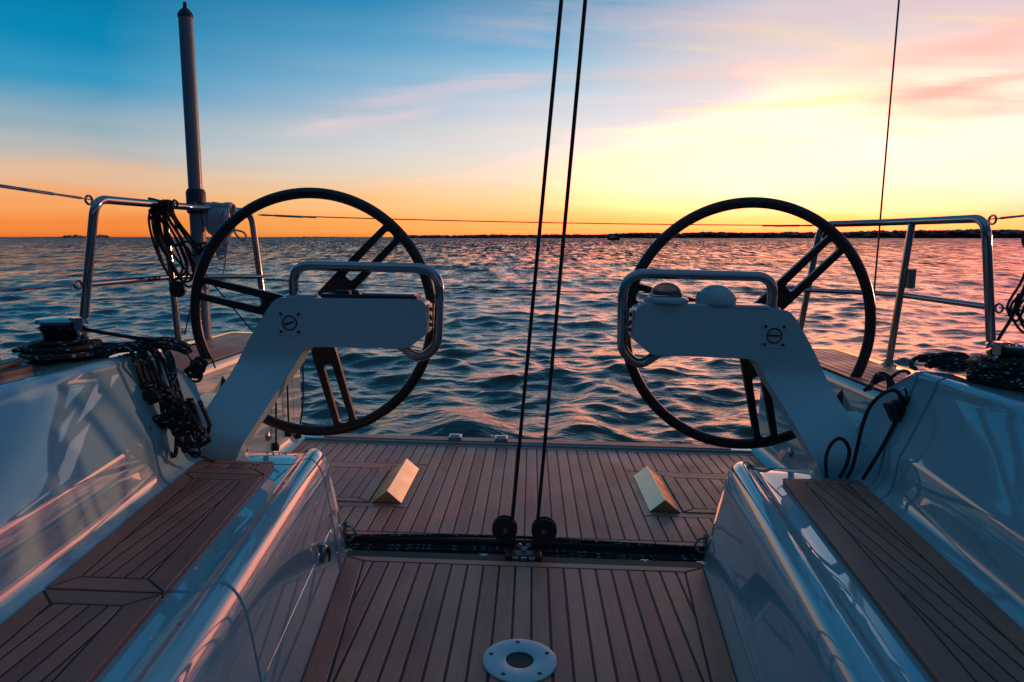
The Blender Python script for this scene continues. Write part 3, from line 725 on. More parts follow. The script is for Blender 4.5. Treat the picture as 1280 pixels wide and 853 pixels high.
wire('lifeline', [(-1.462, 3.65, 1.212), (1.49, 3.65, 1.222)], .0029, 'top wire across the open stern, just above the horizon', 'lifeline', GL, sag=.012, fit=[((-1.45, 3.65, 1.212), (-1.15, 3.65, 1.205)), ((1.46, 3.65, 1.221), (1.2, 3.65, 1.213))])
wire('lifeline', [(-1.438, 3.65, .872), (1.45, 3.65, .875)], .0029, 'middle wire across the open stern, passing behind the compass dome', 'lifeline', GL, sag=.03, fit=[((-1.43, 3.65, .872), (-1.2, 3.65, .863))])
wire('lifeline', [(-1.43, 3.66, .585), (1.43, 3.66, .585)], .003, 'lowest wire across the open stern, sagging low over the water', 'lifeline', GL, sag=.10)
wire('backstay', [(1.685, 3.4, .58), (1.674, 3.4, 2.25), (1.665, 3.4, 3.6)], .0045, 'thin dark stay rising from the right quarter out of view', 'backstay')
wire('stay_wire', [(-1.625, 3.3, .945), (-1.30, 3.3, .555)], .0035, 'short dark wire slanting down from the left pole behind the left wheel', 'wire', mat='ropeplain')
wire('backstay', [(-1.655, 3.36, .90), (-1.72, 3.33, .60)], .003, 'thin dark line running down beside the foot of the left pole', 'rope', mat='ropeplain')

# ------------------------------------------------------------------ winches
def winch(s):
    c = Vector((s * 1.335, 1.90, .708))
    lab = 'left sheet winch, its self tailing top bare above the wound rope' if s < 0 else 'right sheet winch at the edge of the photo, wound with flecked rope'
    t = thing('winch', lab, 'winch', tuple(c), 'sheet winches on the coamings')
    g = G(); g.lathe([(0, 0), (.082, 0), (.082, .010), (.070, .018), (.056, .022), (.050, .03), (.046, .06), (.050, .085), (.058, .096), (0, .096)], c, seg=40); g.build('drum', M['black'], t)
    g = G(); g.lathe([(0, .096), (.060, .096), (.064, .101), (.052, .106), (.064, .112), (.067, .117), (.063, .123), (.03, .127), (.014, .127), (.012, .123), (0, .123)], c, seg=40); g.build('self_tailer', M['steel'], t)
    g = G(); a = R(-25) if s < 0 else R(205)
    g.box(c + Vector((.064 * math.cos(a), .064 * math.sin(a), .112)), (.024, .022, .034), Matrix.Rotation(a, 3, 'Z')); g.tube(cat_rom([tuple(c + Vector((.058 * math.cos(a), .058 * math.sin(a), .096))), tuple(c + Vector((.078 * math.cos(a), .078 * math.sin(a), .086))), tuple(c + Vector((.074 * math.cos(a), .074 * math.sin(a), .066)))], 6), .006, 8)
    g.build('stripper_arm', M['steel'], t, bevel=.003)
    return c
cl_, cr_ = winch(-1), winch(1)
def loops(rng, turns, c, r, z0, dz, jit, n=26):
    pts = []
    for k in range(int(turns * n) + 1):
        a = 2 * math.pi * k / n; rr = r + .004 * math.sin(k * .37) + rng.uniform(-jit, jit)
        pts.append((c[0] + rr * math.cos(a), c[1] + rr * math.sin(a), z0 + dz * k / n + rng.uniform(-jit, jit)))
    return pts
rng = random.Random(3)
# left sheet: wraps on the winch, then a mass of coils spilling over the coaming
g = G(); RR = .0072
p = []
for lay, r_ in enumerate((.060, .074, .088, .101)):
    q = loops(rng, 3.3 - lay * .55, (cl_.x, cl_.y), r_, .722, .0155, .0010)
    p += q if lay % 2 == 0 else q[::-1]
p += [(cl_.x + .10, cl_.y + .0, .745)]
g.tube(cat_rom(p, 2), RR, 7)
tag(g.build('winch_rope', M['rope'], None, tuple(cl_)), 'flecked black rope wound thickly round the left winch drum', 'rope', 'ropes wound on the winches')
# two parts running from the winch to the bundle
for k, (a, b, lab) in enumerate((((-1.283, 1.905, .803), (-1.09, 2.00, .758), 'taut dark line from the top of the left winch to the rope bundle'), ((-1.276, 1.93, .757), (-1.075, 2.02, .748), 'lower dark line from the left winch drum to the rope bundle'))):
    g = G(); A, Bv = Vector(a), Vector(b); g.tube([tuple(A.lerp(Bv, q) + Vector((0, 0, -.012 * q * (1 - q)))) for q in np.linspace(0, 1, 14)], .0055, 7)
    tag(g.build('sheet_tail', M['ropeplain'], None, a), lab, 'rope')
g = G()
# lie of rope along the coaming top
for k in range(7):
    o = rng.uniform(-.018, .018); z = .728 + .008 * (k % 3)
    g.tube(cat_rom([(-1.27 + .01 * k, 1.90 + o, z), (-1.20, 1.95 + o, z + .004 + rng.uniform(0, .006)), (-1.15, 1.985 + o, z + .010), (-1.085, 2.0 + o, z + .016 + rng.uniform(0, .006)), (-1.03, 2.02 + o, z - .004)], 8), RR, 7)
def cface(z): return 1.054 + (z - .511) * .53          # coaming inner face
def strand(x0, y0, ztop, zbot, xb, yb, w):
    # one hanging bight: over the lip, down, and back up
    pt = []
    for (q, side) in [(0, 0), (.15, 0), (.4, 0), (.7, 0), (.93, 0), (1.0, .5), (.93, 1), (.7, 1), (.4, 1), (.15, 1), (0, 1)]:
        z = ztop + (zbot - ztop) * q; x = x0 + (xb - x0) * q + w * (side - .5) * (.35 + .9 * q * (1.05 - q)) ; y = y0 + (yb - y0) * q
        pt.append((x + rng.uniform(-.006, .006), y + rng.uniform(-.01, .01), z + rng.uniform(-.006, .006)))
    return pt
def tangle(c, n, r, spread):
    for k in range(n):
        cc = Vector(c) + Vector((rng.uniform(-1, 1) * spread[0], rng.uniform(-1, 1) * spread[1], rng.uniform(-1, 1) * spread[2]))
        ax = Vector((rng.uniform(-.5, .5), -1, rng.uniform(-.7, .7))).normalized(); u = ax.orthogonal().normalized(); w_ = ax.cross(u); rr = r * rng.uniform(.7, 1.3); e = rng.uniform(.5, .9)
        ph = rng.uniform(0, 3); g.tube([tuple(cc + (u * math.cos(a + ph) + w_ * e * math.sin(a)) * rr + ax * .008 * math.sin(2 * a)) for a in np.linspace(0, 2 * math.pi, 20, endpoint=False)], RR * .92, 7, closed=True)
def path(pts, j=.006): g.tube(cat_rom([(x + rng.uniform(-j, j), y + rng.uniform(-j, j), z + rng.uniform(-j, j)) for x, y, z in pts], 6), RR * .92, 7)
for k in range(8):     # parts fanning down from the top to a gathered lower end
    q = k / 7; ya = 1.93 + .15 * q; xa = -1.175 + .02 * rng.random()
    path([(xa - .05, ya - .01, .733), (xa, ya, .742 + .006 * (k % 2)), (-1.145 + .02 * q, ya + .002, .705), (-1.128 + .045 * q, 1.955 + .08 * q, .635), (-1.085 + .035 * q, 1.975 + .03 * q, .56), (-1.045 + .03 * q + rng.uniform(-.012, .012), 1.99, .49)])
for k in range(7):     # hanging loops at the bottom
    x0_ = -1.075 + .016 * k + rng.uniform(-.006, .006); zb = rng.choice((.405, .425, .44, .46, .475)); w_ = rng.uniform(.020, .034)
    path([(x0_ - w_ * .3 - .02, 1.975, .58), (x0_ - w_ * .7, 1.98, .50), (x0_ - w_ * .6, 1.985, zb + .03), (x0_, 1.985, zb), (x0_ + w_ * .7, 1.985, zb + .03), (x0_ + w_ * .6, 1.98, .51), (x0_ - .005, 1.972, .59)], .004)
for k in range(4):     # a few wide slack turns
    path([(-1.10, 1.97, .64), (-1.05 + .01 * k, 1.96, .60 - .01 * k), (-.995 + .012 * k, 1.96, .52 - .01 * k), (-.985 + .01 * k, 1.97, .465), (-1.01, 1.975, .45), (-1.035, 1.98, .50), (-1.06, 1.975, .575)], .006)
tangle((-1.125, 1.955, .615), 7, .026, (.022, .015, .028))
tangle((-1.06, 1.965, .515), 5, .022, (.025, .01, .03))
tag(g.build('rope_bundle', M['rope'], None, (-1.1, 1.97, .72)), 'big tangled bundle of flecked black rope spilling over the left coaming', 'rope')
for pts, lab in (([(-1.098, 1.90, .52), (-1.09, 1.93, .44), (-1.082, 1.98, .40), (-1.075, 2.03, .36)], 'left of two rope ends hanging below the big black bundle'), ([(-1.03, 1.92, .47), (-1.01, 1.97, .43), (-.985, 2.06, .372)], 'right of two rope ends hanging below the big black bundle')):
    g = G(); g.tube(cat_rom(pts, 6), .006, 7); tag(g.build('rope_end', M['ropeplain'], None, pts[0]), lab, 'rope')
# small knotted bunch by the aft facet
g = G()
for k in range(9):
    cc = Vector((-1.20, 2.40, .60)) + Vector((rng.uniform(-.015, .015), rng.uniform(-.01, .01), rng.uniform(-.02, .02))); ax = Vector((rng.uniform(-1, 1), rng.uniform(-1, 1), rng.uniform(-1, 1))).normalized(); u = ax.orthogonal().normalized(); w = ax.cross(u)
    g.tube([tuple(cc + (u * math.cos(a) + w * math.sin(a)) * .026) for a in np.linspace(0, 2 * math.pi, 16, endpoint=False)], .005, 6, closed=True)
g.tube(cat_rom([(-1.21, 2.40, .62), (-1.235, 2.40, .67), (-1.205, 2.41, .69), (-1.18, 2.41, .65), (-1.165, 2.42, .66), (-1.15, 2.44, .60)], 6), .003, 6)
tag(g.build('knotted_cord', M['ropeplain'], None, (-1.2, 2.4, .6)), 'small round knot of black cord between the rope bundle and left wheel', 'cord')

# right winch rope and the pile on the coaming
g = G(); p = []
for lay, r_ in enumerate((.058, .074, .090, .098)):
    q = loops(rng, 5.2 - lay * .5, (cr_.x, cr_.y), r_, .722, .0145, .0012)
    p += q if lay % 2 == 0 else q[::-1]
g.tube(cat_rom(p, 2), RR, 7)
for k in range(6):
    a = rng.uniform(2.4, 5.0); pts = []
    for i in range(9):
        q = i / 8; pts.append((cr_.x + (.10 + .012 * math.sin(q * 9 + k)) * math.cos(a + q * 1.5), cr_.y + .10 * math.sin(a + q * 1.5), .725 + .075 * q + rng.uniform(-.004, .004)))
    g.tube(cat_rom(pts, 4), RR, 7)
tag(g.build('winch_rope', M['rope'], None, tuple(cr_)), 'flecked black rope wound thickly round the right winch drum', 'rope', 'ropes wound on the winches')
g = G()
for k in range(9):
    pts = []; ph = rng.uniform(0, 6)
    for i in range(12):
        q = i / 11; x = 1.235 + .16 * q; y = 2.13 - .10 * q
        pts.append((x + .012 * math.sin(q * 11 + ph), y + .030 * math.sin(q * 7 + ph * 2), .728 + .006 * k * (1 - abs(q - .35)) * .9 + .005 * math.sin(q * 13 + ph)))
    g.tube(cat_rom(pts, 4), RR, 7)
g.tube(cat_rom([(1.258, 2.13, .735), (1.235, 2.14, .752), (1.205, 2.14, .748), (1.182, 2.12, .730), (1.18, 2.09, .724)], 6), RR, 7)
g.tube(cat_rom([(1.39, 2.03, .73), (1.38, 1.98, .735), (1.36, 1.95, .75)], 6), RR, 7)
tag(g.build('rope_pile', M['rope'], None, (1.28, 2.1, .72)), 'flat pile of flecked black rope on top of the right coaming', 'rope')
g = G()
for k in range(4):
    pts = [(1.165 + .012 * k, 2.36 + .01 * k, .60), (1.19, 2.34, .632 + .008 * k), (1.225, 2.35, .645 + .006 * k), (1.255 + .005 * k, 2.38, .63), (1.27, 2.40, .60)]
    g.tube(cat_rom(pts, 6), .0065, 7)
g.tube(cat_rom([(1.25, 2.37, .64), (1.285, 2.36, .672), (1.315, 2.36, .664), (1.322, 2.36, .62)], 6), .006, 7)
tag(g.build('rope_loop', M['rope'], None, (1.22, 2.36, .6)), 'small loops of dark rope at the aft corner of the right coaming', 'rope')
# block hanging on the right coaming with its cords
bc = Vector((1.128, 2.06, .605)); rb = Matrix.Rotation(R(-28), 3, 'Y') @ Matrix.Rotation(R(12), 3, 'Z')
t = thing('hanging_block', 'black double block lying against the right coaming face', 'block', tuple(bc))
for q in (-1, 0, 1):
    g = G(); g.box(bc + rb @ Vector((0, 0, 0)) + rb @ Vector((q * .026, 0, -.004 * q)), (.024, .034, .066), rb); g.build('cheek', M['blackmat'], t, bevel=.008, seg=3)
g = G(); g.tube(cat_rom([tuple(bc + rb @ Vector((.010, -.004, .032))), tuple(bc + rb @ Vector((.016, -.01, .052))), tuple(bc + rb @ Vector((.036, -.008, .050))), tuple(bc + rb @ Vector((.040, 0, .028)))], 6), .004, 8); g.build('becket', M['steel'], t)
CG = 'black cords below the hanging block'
for pts, lab in (([(1.135, 2.06, .635), (1.105, 2.05, .662), (1.070, 2.045, .655), (1.035, 2.045, .618), (1.018, 2.05, .56), (1.012, 2.06, .48), (1.012, 2.08, .41), (1.005, 2.095, .372)], 'looping black cord curving over from the block to the bench seat'),
                 ([(1.118, 2.05, .580), (1.096, 2.05, .52), (1.072, 2.06, .45), (1.05, 2.085, .372)], 'straight black cord hanging from the block to the bench seat'),
                 ([(.945, 2.10, .368), (.945, 2.115, .43), (.962, 2.12, .475), (.990, 2.12, .490), (1.012, 2.11, .46), (1.003, 2.10, .41), (.985, 2.10, .368)], 'small upright loop of black cord at the foot of the right pedestal')):
    g = G(); g.tube(cat_rom(pts, 7), .0058, 8); tag(g.build('cord', M['ropeplain'], None, pts[-1]), lab, 'cord', CG)

# rope coils on the rails
g = G()
for k in range(8):
    x0_ = -1.695 + .010 * k; w = .05 + .022 * rng.random(); zb = .86 + .05 * rng.random() + (.12 if k > 5 else 0); sh = .055 + .05 * k / 8
    pts = [(x0_, 3.06, 1.235), (x0_ - .012, 3.035, 1.16), (x0_ + sh * .35 - .02, 3.04, 1.05), (x0_ + sh - w * .2, 3.04, zb + .05), (x0_ + sh + w * .5, 3.045, zb), (x0_ + sh + w * 1.15, 3.05, zb + .05), (x0_ + sh * .6 + w * .9, 3.05, 1.06), (x0_ + w * .55, 3.05, 1.17), (x0_ + w * .3, 3.06, 1.236), (x0_ + w * .15, 3.11, 1.23), (x0_, 3.11, 1.22)]
    g.tube(cat_rom([(p_[0] + rng.uniform(-.006, .006), p_[1] + rng.uniform(-.01, .01), p_[2] + rng.uniform(-.006, .006)) for p_ in pts], 5, True), .0052, 7, closed=True)
for k in range(4):
    cc = Vector((-1.68, 3.08, 1.17 + .022 * k)); g.tube([tuple(cc + Vector((.040 * math.cos(a), .05 * math.sin(a), .012 * math.cos(a + k)))) for a in np.linspace(0, 2 * math.pi, 18, endpoint=False)], .0055, 7, closed=True)
g.tube(cat_rom([(-1.64, 3.05, 1.23), (-1.60, 3.04, 1.17), (-1.575, 3.04, 1.08), (-1.53, 3.05, .99), (-1.49, 3.06, .92)], 6), .005, 7)
tag(g.build('rope_coil', M['ropeplain'], None, (-1.66, 3.08, 1.22)), 'thin black rope coil hung over the left stern rail beside the pole', 'rope')
g = G()
for k in range(13):
    fx = k / 12; x0_ = -1.627 + .12 * fx; w = .030 + .02 * rng.random(); zb = 1.06 + .03 * rng.random() - .09 * math.exp(-((fx - .62) / .25) ** 2); xb = -1.57 + .03 * fx
    pts = [(x0_, 3.40, 1.232), (x0_ - .004, 3.385, 1.20), (x0_ + (xb - x0_) * .55 - w * .4, 3.39, 1.12), (xb - w * .4, 3.40, zb + .02), (xb, 3.40, zb), (xb + w * .5, 3.41, zb + .03), (x0_ + (xb - x0_) * .5 + w * .5, 3.43, 1.13), (x0_ + .01, 3.445, 1.20), (x0_ + .006, 3.44, 1.245), (x0_ + .002, 3.42, 1.252)]
    g.tube(cat_rom([(p_[0] + rng.uniform(-.003, .003), p_[1] + rng.uniform(-.008, .008), p_[2] + rng.uniform(-.004, .004)) for p_ in pts], 4, True), .0066, 7, closed=True)
g.tube(cat_rom([(-1.50, 3.41, 1.17), (-1.48, 3.40, 1.11), (-1.445, 3.40, 1.075), (-1.425, 3.40, 1.09), (-1.44, 3.40, 1.115), (-1.485, 3.40, 1.125)], 6), .005, 7)
g.tube(cat_rom([(-1.535, 3.41, .985), (-1.55, 3.42, .93), (-1.575, 3.42, .84)], 6), .0038, 6)
tag(g.build('rope_hank', M['ropegrey'], None, (-1.57, 3.42, 1.24)), 'thick hank of pale grey rope tied on the left rail behind the wheel', 'rope')
g = G()
for k in range(6):
    w = .016 + .030 * rng.random(); zb = .86 + .06 * rng.random(); x0_ = 1.474 + .011 * k
    pts = [(x0_ + .03, 2.12, 1.215), (x0_ + .02, 2.10, 1.10), (x0_ - .002, 2.09, 1.0), (x0_ - .02 - w, 2.08, .92), (x0_ - .02, 2.08, zb - .02), (x0_ + .005, 2.08, zb + .03), (x0_ + .02, 2.09, 1.0), (x0_ + .035, 2.10, 1.12)]
    g.tube(cat_rom([(q[0] + rng.uniform(-.005, .005), q[1] + rng.uniform(-.01, .01), q[2] + rng.uniform(-.006, .006)) for q in pts], 5, True), .0038, 7, closed=True)
g.tube(cat_rom([(1.47, 2.1, .96), (1.45, 2.09, .89), (1.415, 2.08, .83), (1.388, 2.07, .77), (1.385, 2.06, .72), (1.395, 2.05, .71)], 7), .005, 7)
g.tube([tuple(Vector((1.486, 2.10, 1.115)) + Vector((.022 * math.cos(a), .01 * math.sin(a), .026 * math.sin(a)))) for a in np.linspace(0, 2 * math.pi, 18, endpoint=False)], .005, 7, closed=True)
tag(g.build('rope_coil', M['ropeplain'], None, (1.5, 2.1, 1.2)), 'thin dark rope coil hanging above the right winch at the photo edge', 'rope')
# cords on the left quarter panel
BG = 'thin black cords down the left quarter panel'
for pts, lab in (([(-1.255, 3.28, .56), (-1.248, 3.28, .30), (-1.245, 3.26, .06)], 'thin black cord on the left quarter panel, nearest the pedestal leg'),
                 ([(-1.25, 3.45, .56), (-1.25, 3.45, .3), (-1.248, 3.45, .08)], 'thin black cord on the left quarter panel, middle of three'),
                 ([(-1.215, 3.6, .60), (-1.218, 3.6, .36), (-1.222, 3.6, .20), (-1.235, 3.56, .04)], 'thin black cord beside the edge of the left quarter panel, over the water')):
    t = thing('thin_rope', lab, 'cord', pts[-1], BG)
    g = G(); g.tube(cat_rom(pts, 8), .0048, 7); g.build('line', M['ropeplain'], t)
    g = G(); g.lathe([(0, -.02), (.014, -.018), (.018, 0), (.013, .022), (0, .024)], pts[-1], seg=14); g.build('toggle', M['blackmat'], t)
# dark deck gear at the left picture edge
t = thing('rope_clutch', 'low black rope clutch on the left coaming near the winch', 'clutch', (-1.40, 1.66, .71))
g = G(); g.box((-1.33, 1.62, .722), (.13, .14, .030)); g.build('body', M['blackmat'], t, bevel=.010, seg=3)
for k in range(2):
    g = G(); g.box((-1.36 + .06 * k, 1.62, .742), (.034, .12, .014), Matrix.Rotation(R(5), 3, 'X')); g.build('lever', M['black'], t, bevel=.004)

# ------------------------------------------------------------------ bring the boat into the world
for o in boat_things:
    o.matrix_world = BM @ Matrix.Translation(Vector(o['_loc']))
for o in bpy.data.objects:
    if '_loc' in o: del o['_loc']

# ------------------------------------------------------------------ sea
def build_sea():
    rs = np.random.RandomState(11)
    nc, nr = 960, 1050
    az = np.linspace(R(-66), R(66), nc)
    d = 2.2 * (420 / 2.2) ** (np.arange(nr) / (nr - 1))
    D, A = np.meshgrid(d, az, indexing='ij')
    X0 = D * np.sin(A); Y0 = D * np.cos(A); X, Y, Z = X0.copy(), Y0.copy(), np.zeros_like(D)
    sp = np.maximum(D * (az[1] - az[0]), D * math.log(d[1] / d[0]))
    nw = 130
    lam = .11 * (1.7 / .11) ** rs.rand(nw); th = rs.normal(R(-86), R(52), nw); ph = rs.rand(nw) * 6.283
    lam = np.concatenate([lam, 2.6 * (7.5 / 2.6) ** rs.rand(34)]); th = np.concatenate([th, rs.normal(R(-88), R(34), 34)]); ph = np.concatenate([ph, rs.rand(34) * 6.283])
    for i in range(nw + 34):
        k = 2 * math.pi / lam[i]; st = (.020 * (1.25 if .2 < lam[i] < .8 else .8)) if i < nw else .0105
        a = st / k
        w = np.clip((lam[i] / sp - 3.0) / 3.0, 0, 1)
        kx, ky = k * math.cos(th[i]), k * math.sin(th[i]); p = kx * X0 + ky * Y0 + ph[i]
        # gustiness
        m = 1 + .45 * np.sin(X0 * (.21 + .1 * rs.rand()) + ph[i] * 3) * np.sin(Y0 * (.17 + .1 * rs.rand()) + ph[i] * 5)
        c, s_ = np.cos(p), np.sin(p); Z += a * w * m * c
        X -= 1.1 * a * w * m * kx / k * s_; Y -= 1.1 * a * w * m * ky / k * s_
    # quiet wake hump close behind the transom
    wk = np.exp(-((X0 + .35) / .6) ** 2 - ((Y0 - 5.3) / .45) ** 2); Z = Z * (1 - .85 * wk) + .085 * wk
    for q in (-1, 1):
        u = (X0 - q * .28 * (Y0 - 3.7) - .1); v = np.exp(-(u / .45) ** 2) * np.exp(-((Y0 - 6) / 4.) ** 2); Z += .03 * v * np.cos(6.5 * u)
    v = np.stack([X.ravel(), Y.ravel(), Z.ravel()], 1)
    idx = np.arange(nr * nc).reshape(nr, nc)
    f = np.stack([idx[:-1, :-1], idx[:-1, 1:], idx[1:, 1:], idx[1:, :-1]], -1).reshape(-1, 4)
    # far and side water: flat rings that meet the sheet
    extra_v, extra_f = [], []
    b = len(v)
    far = 22000.
    row = idx[-1]; n0 = b
    for a in az: extra_v.append((far * math.sin(a), far * math.cos(a), 0))
    ef = [(row[i], row[i + 1], n0 + i + 1, n0 + i) for i in range(nc - 1)]
    n1 = n0 + nc; angs = np.linspace(R(66), R(294), 40); rad = [.5, 5, 40, 420, far]
    for r_ in rad:
        for a in angs: extra_v.append((r_ * math.sin(a), r_ * math.cos(a), -.02))
    for j in range(len(rad) - 1):
        for i in range(len(angs) - 1):
            q = n1 + j * len(angs) + i; ef.append((q, q + 1, q + len(angs) + 1, q + len(angs)))
    V = np.concatenate([v, np.array(extra_v)]); F = np.concatenate([f, np.array(ef)])
    me = bpy.data.meshes.new('sea'); me.vertices.add(len(V)); me.vertices.foreach_set('co', V.astype(np.float32).ravel())
    me.loops.add(len(F) * 4); me.loops.foreach_set('vertex_index', F.astype(np.int32).ravel())
    me.polygons.add(len(F)); me.polygons.foreach_set('loop_start', np.arange(0, len(F) * 4, 4, dtype=np.int32))
    me.update(calc_edges=True); me.validate()
    bm = bmesh.new(); bm.from_mesh(me)
    bmesh.ops.recalc_face_normals(bm, faces=bm.faces)
    bm.faces.ensure_lookup_table()
    if bm.faces[0].normal.z < 0: bmesh.ops.reverse_faces(bm, faces=bm.faces)
    for fc in bm.faces:
        if fc.normal.z < 0: fc.normal_flip()
    bm.to_mesh(me); bm.free()
    me.shade_smooth(); me.materials.append(M['sea'])
    o = bpy.data.objects.new('sea', me); col.objects.link(o); tag(o, 'choppy dark sea catching the sunset behind the boat', 'sea', kind='structure')
build_sea()

# ------------------------------------------------------------------ far shore
def shore(name, label, a0, a1, dist, hfun, seed, cat, crown, step):
    rg = random.Random(seed); g = G(); n = max(8, int((a1 - a0) / step)); rows = []
    for i in range(n + 1):
        a = R(a0 + (a1 - a0) * i / n); h = hfun(i / n)
        row = []
        for dd, hh in ((-.02, -1.), (0, .3), (.015, h * .45), (.05, h * .55), (.12, h * .4), (.2, -2.)):
            r_ = dist * (1 + dd); row.append((r_ * math.sin(a), r_ * math.cos(a), hh))
        rows.append(row)
    g.grid(rows)
    # tree crowns: uneven clumps in a few ranks
    cnt = int((a1 - a0) * crown)
    for k in range(cnt):
        q = rg.random(); a = R(a0 + (a1 - a0) * q); h = hfun(q)
        if h < .6: continue
        r_ = dist * (1 + rg.uniform(0, .05)); s_ = h * rg.uniform(.16, .30); c = Vector((r_ * math.sin(a), r_ * math.cos(a), max(.2, h * rg.uniform(.45, .88) - s_)))
        b = len(g.v); sx = rg.uniform(1.2, 3.0)
        vs = []
        for (x, y, z) in ((1, 0, 0), (-1, 0, 0), (0, 1, 0), (0, -1, 0), (0, 0, 1), (0, 0, -1), (.6, .6, .55), (-.6, .6, .6), (.6, -.6, .5), (-.6, -.6, .6)):
            j = rg.uniform(.75, 1.2); vs.append(c + Vector((x * s_ * sx * j, y * s_ * sx * j, z * s_ * j)))
        g.add(vs, [(0, 6, 2), (2, 7, 1), (1, 9, 3), (3, 8, 0), (6, 4, 7), (7, 4, 9), (9, 4, 8), (8, 4, 6), (6, 7, 2), (7, 9, 1), (9, 8, 3), (8, 6, 0), (0, 2, 5), (2, 1, 5), (1, 3, 5), (3, 0, 5)])
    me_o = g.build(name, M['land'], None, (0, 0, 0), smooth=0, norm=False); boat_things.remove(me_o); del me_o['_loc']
    tag(me_o, label, cat, kind='structure'); return me_o
def hr(q): return 7.5 + 11.5 * q ** .9 + 1.8 * math.sin(q * 19) * q + .8 * math.sin(q * 57 + 1) + (1.5 if q > .3 else 0)
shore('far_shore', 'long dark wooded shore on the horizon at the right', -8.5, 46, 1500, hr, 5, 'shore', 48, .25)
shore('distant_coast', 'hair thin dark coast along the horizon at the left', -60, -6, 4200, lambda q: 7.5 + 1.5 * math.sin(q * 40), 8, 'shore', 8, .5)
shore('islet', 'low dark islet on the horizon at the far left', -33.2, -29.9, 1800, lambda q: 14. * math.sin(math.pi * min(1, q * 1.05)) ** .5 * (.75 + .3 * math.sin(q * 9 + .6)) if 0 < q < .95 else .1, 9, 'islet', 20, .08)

for a, d_, w_, h_, lab in ((34.6, 1470, 14, 6, 'small pale house low on the dark right shore'),):
    t = bpy.data.objects.new('shore_house', None); col.objects.link(t); x, y = d_ * math.sin(R(a)), d_ * math.cos(R(a)); t.location = (x, y, 1.5); tag(t, lab, 'house')
    def link(nm, vs, fs, mt):
        me = bpy.data.meshes.new(nm); me.from_pydata(vs, [], fs); me.materials.append(mt); o = bpy.data.objects.new(nm, me); col.objects.link(o); o.parent = t
    hw, hd = w_ / 2, 4
    link('wall', [(-hw, -hd, -3), (hw, -hd, -3), (hw, hd, -3), (-hw, hd, -3), (-hw, -hd, h_ * .6), (hw, -hd, h_ * .6), (hw, hd, h_ * .6), (-hw, hd, h_ * .6)], [(0, 1, 5, 4), (1, 2, 6, 5), (2, 3, 7, 6), (3, 0, 4, 7)], M['house'])
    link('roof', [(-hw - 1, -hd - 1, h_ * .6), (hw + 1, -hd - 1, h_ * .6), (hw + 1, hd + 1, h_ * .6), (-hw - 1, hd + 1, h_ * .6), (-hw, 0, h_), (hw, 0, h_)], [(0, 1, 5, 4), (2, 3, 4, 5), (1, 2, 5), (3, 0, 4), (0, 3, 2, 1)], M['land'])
# motor boat on the water
t = bpy.data.objects.new('motor_boat', None); col.objects.link(t); t.location = (57.5, 392, 0); t.rotation_euler = (0, 0, R(6)); tag(t, 'small dark motor boat far out on the water below the shore', 'boat')
def wpart(nm, g, mt, bev=0):
    o = g.build(nm, mt, None, (0, 0, 0), bevel=bev); boat_things.remove(o); del o['_loc']; o.parent = t; return o
g = G(); rows = []
for x, w, zt in ((-3.4, 1.1, 1.15), (-2, 1.25, 1.1), (0, 1.3, 1.15), (2, 1.0, 1.3), (3.2, .45, 1.5), (3.9, .05, 1.65)):
    rows.append([(x, -w, zt), (x, -w * .85, .2), (x, 0, -.3), (x, w * .85, .2), (x, w, zt), (x, 0, zt + .02)])
g.grid(rows, True); wpart('hull', g, M['blackmat'])
g = G(); g.prism([(-1.6, 1.1), (1.4, 1.2), (.8, 2.2), (-1.4, 2.25)], lambda a, b, h: (a, h, b), -.85, .85); wpart('cabin', g, M['house'], .08)
g = G(); g.tube([(-.4, 0, 2.2), (-.5, 0, 3.4)], .05, 8); wpart('mast', g, M['blackmat'])

# ------------------------------------------------------------------ sky
def s2l(c): return tuple((x / 255 / 12.92) if x / 255 <= .04045 else ((x / 255 + .055) / 1.055) ** 2.4 for x in c)
w = bpy.data.worlds.new('World'); sc.world = w; w.use_nodes = True; nt = w.node_tree; nt.nodes.clear()
out = N(nt, 'ShaderNodeOutputWorld'); bg = N(nt, 'ShaderNodeBackground'); L(nt, bg.outputs[0], out.inputs[0])
tc = N(nt, 'ShaderNodeTexCoord'); vn = N(nt, 'ShaderNodeVectorMath', operation='NORMALIZE'); L(nt, tc.outputs['Generated'], vn.inputs[0])
sx = N(nt, 'ShaderNodeSeparateXYZ'); L(nt, vn.outputs[0], sx.inputs[0])
def mth(op, a, b=None, c=None):
    n = N(nt, 'ShaderNodeMath', operation=op)
    for i, q in enumerate((a, b, c)):
        if q is None: continue
        if isinstance(q, (int, float)): n.inputs[i].default_value = q
        else: L(nt, q, n.inputs[i])
    return n.outputs[0]
el = mth('MULTIPLY', mth('ARCSINE', sx.outputs['Z']), 180 / math.pi)
azd = mth('MULTIPLY', mth('ARCTAN2', sx.outputs['X'], sx.outputs['Y']), 180 / math.pi)
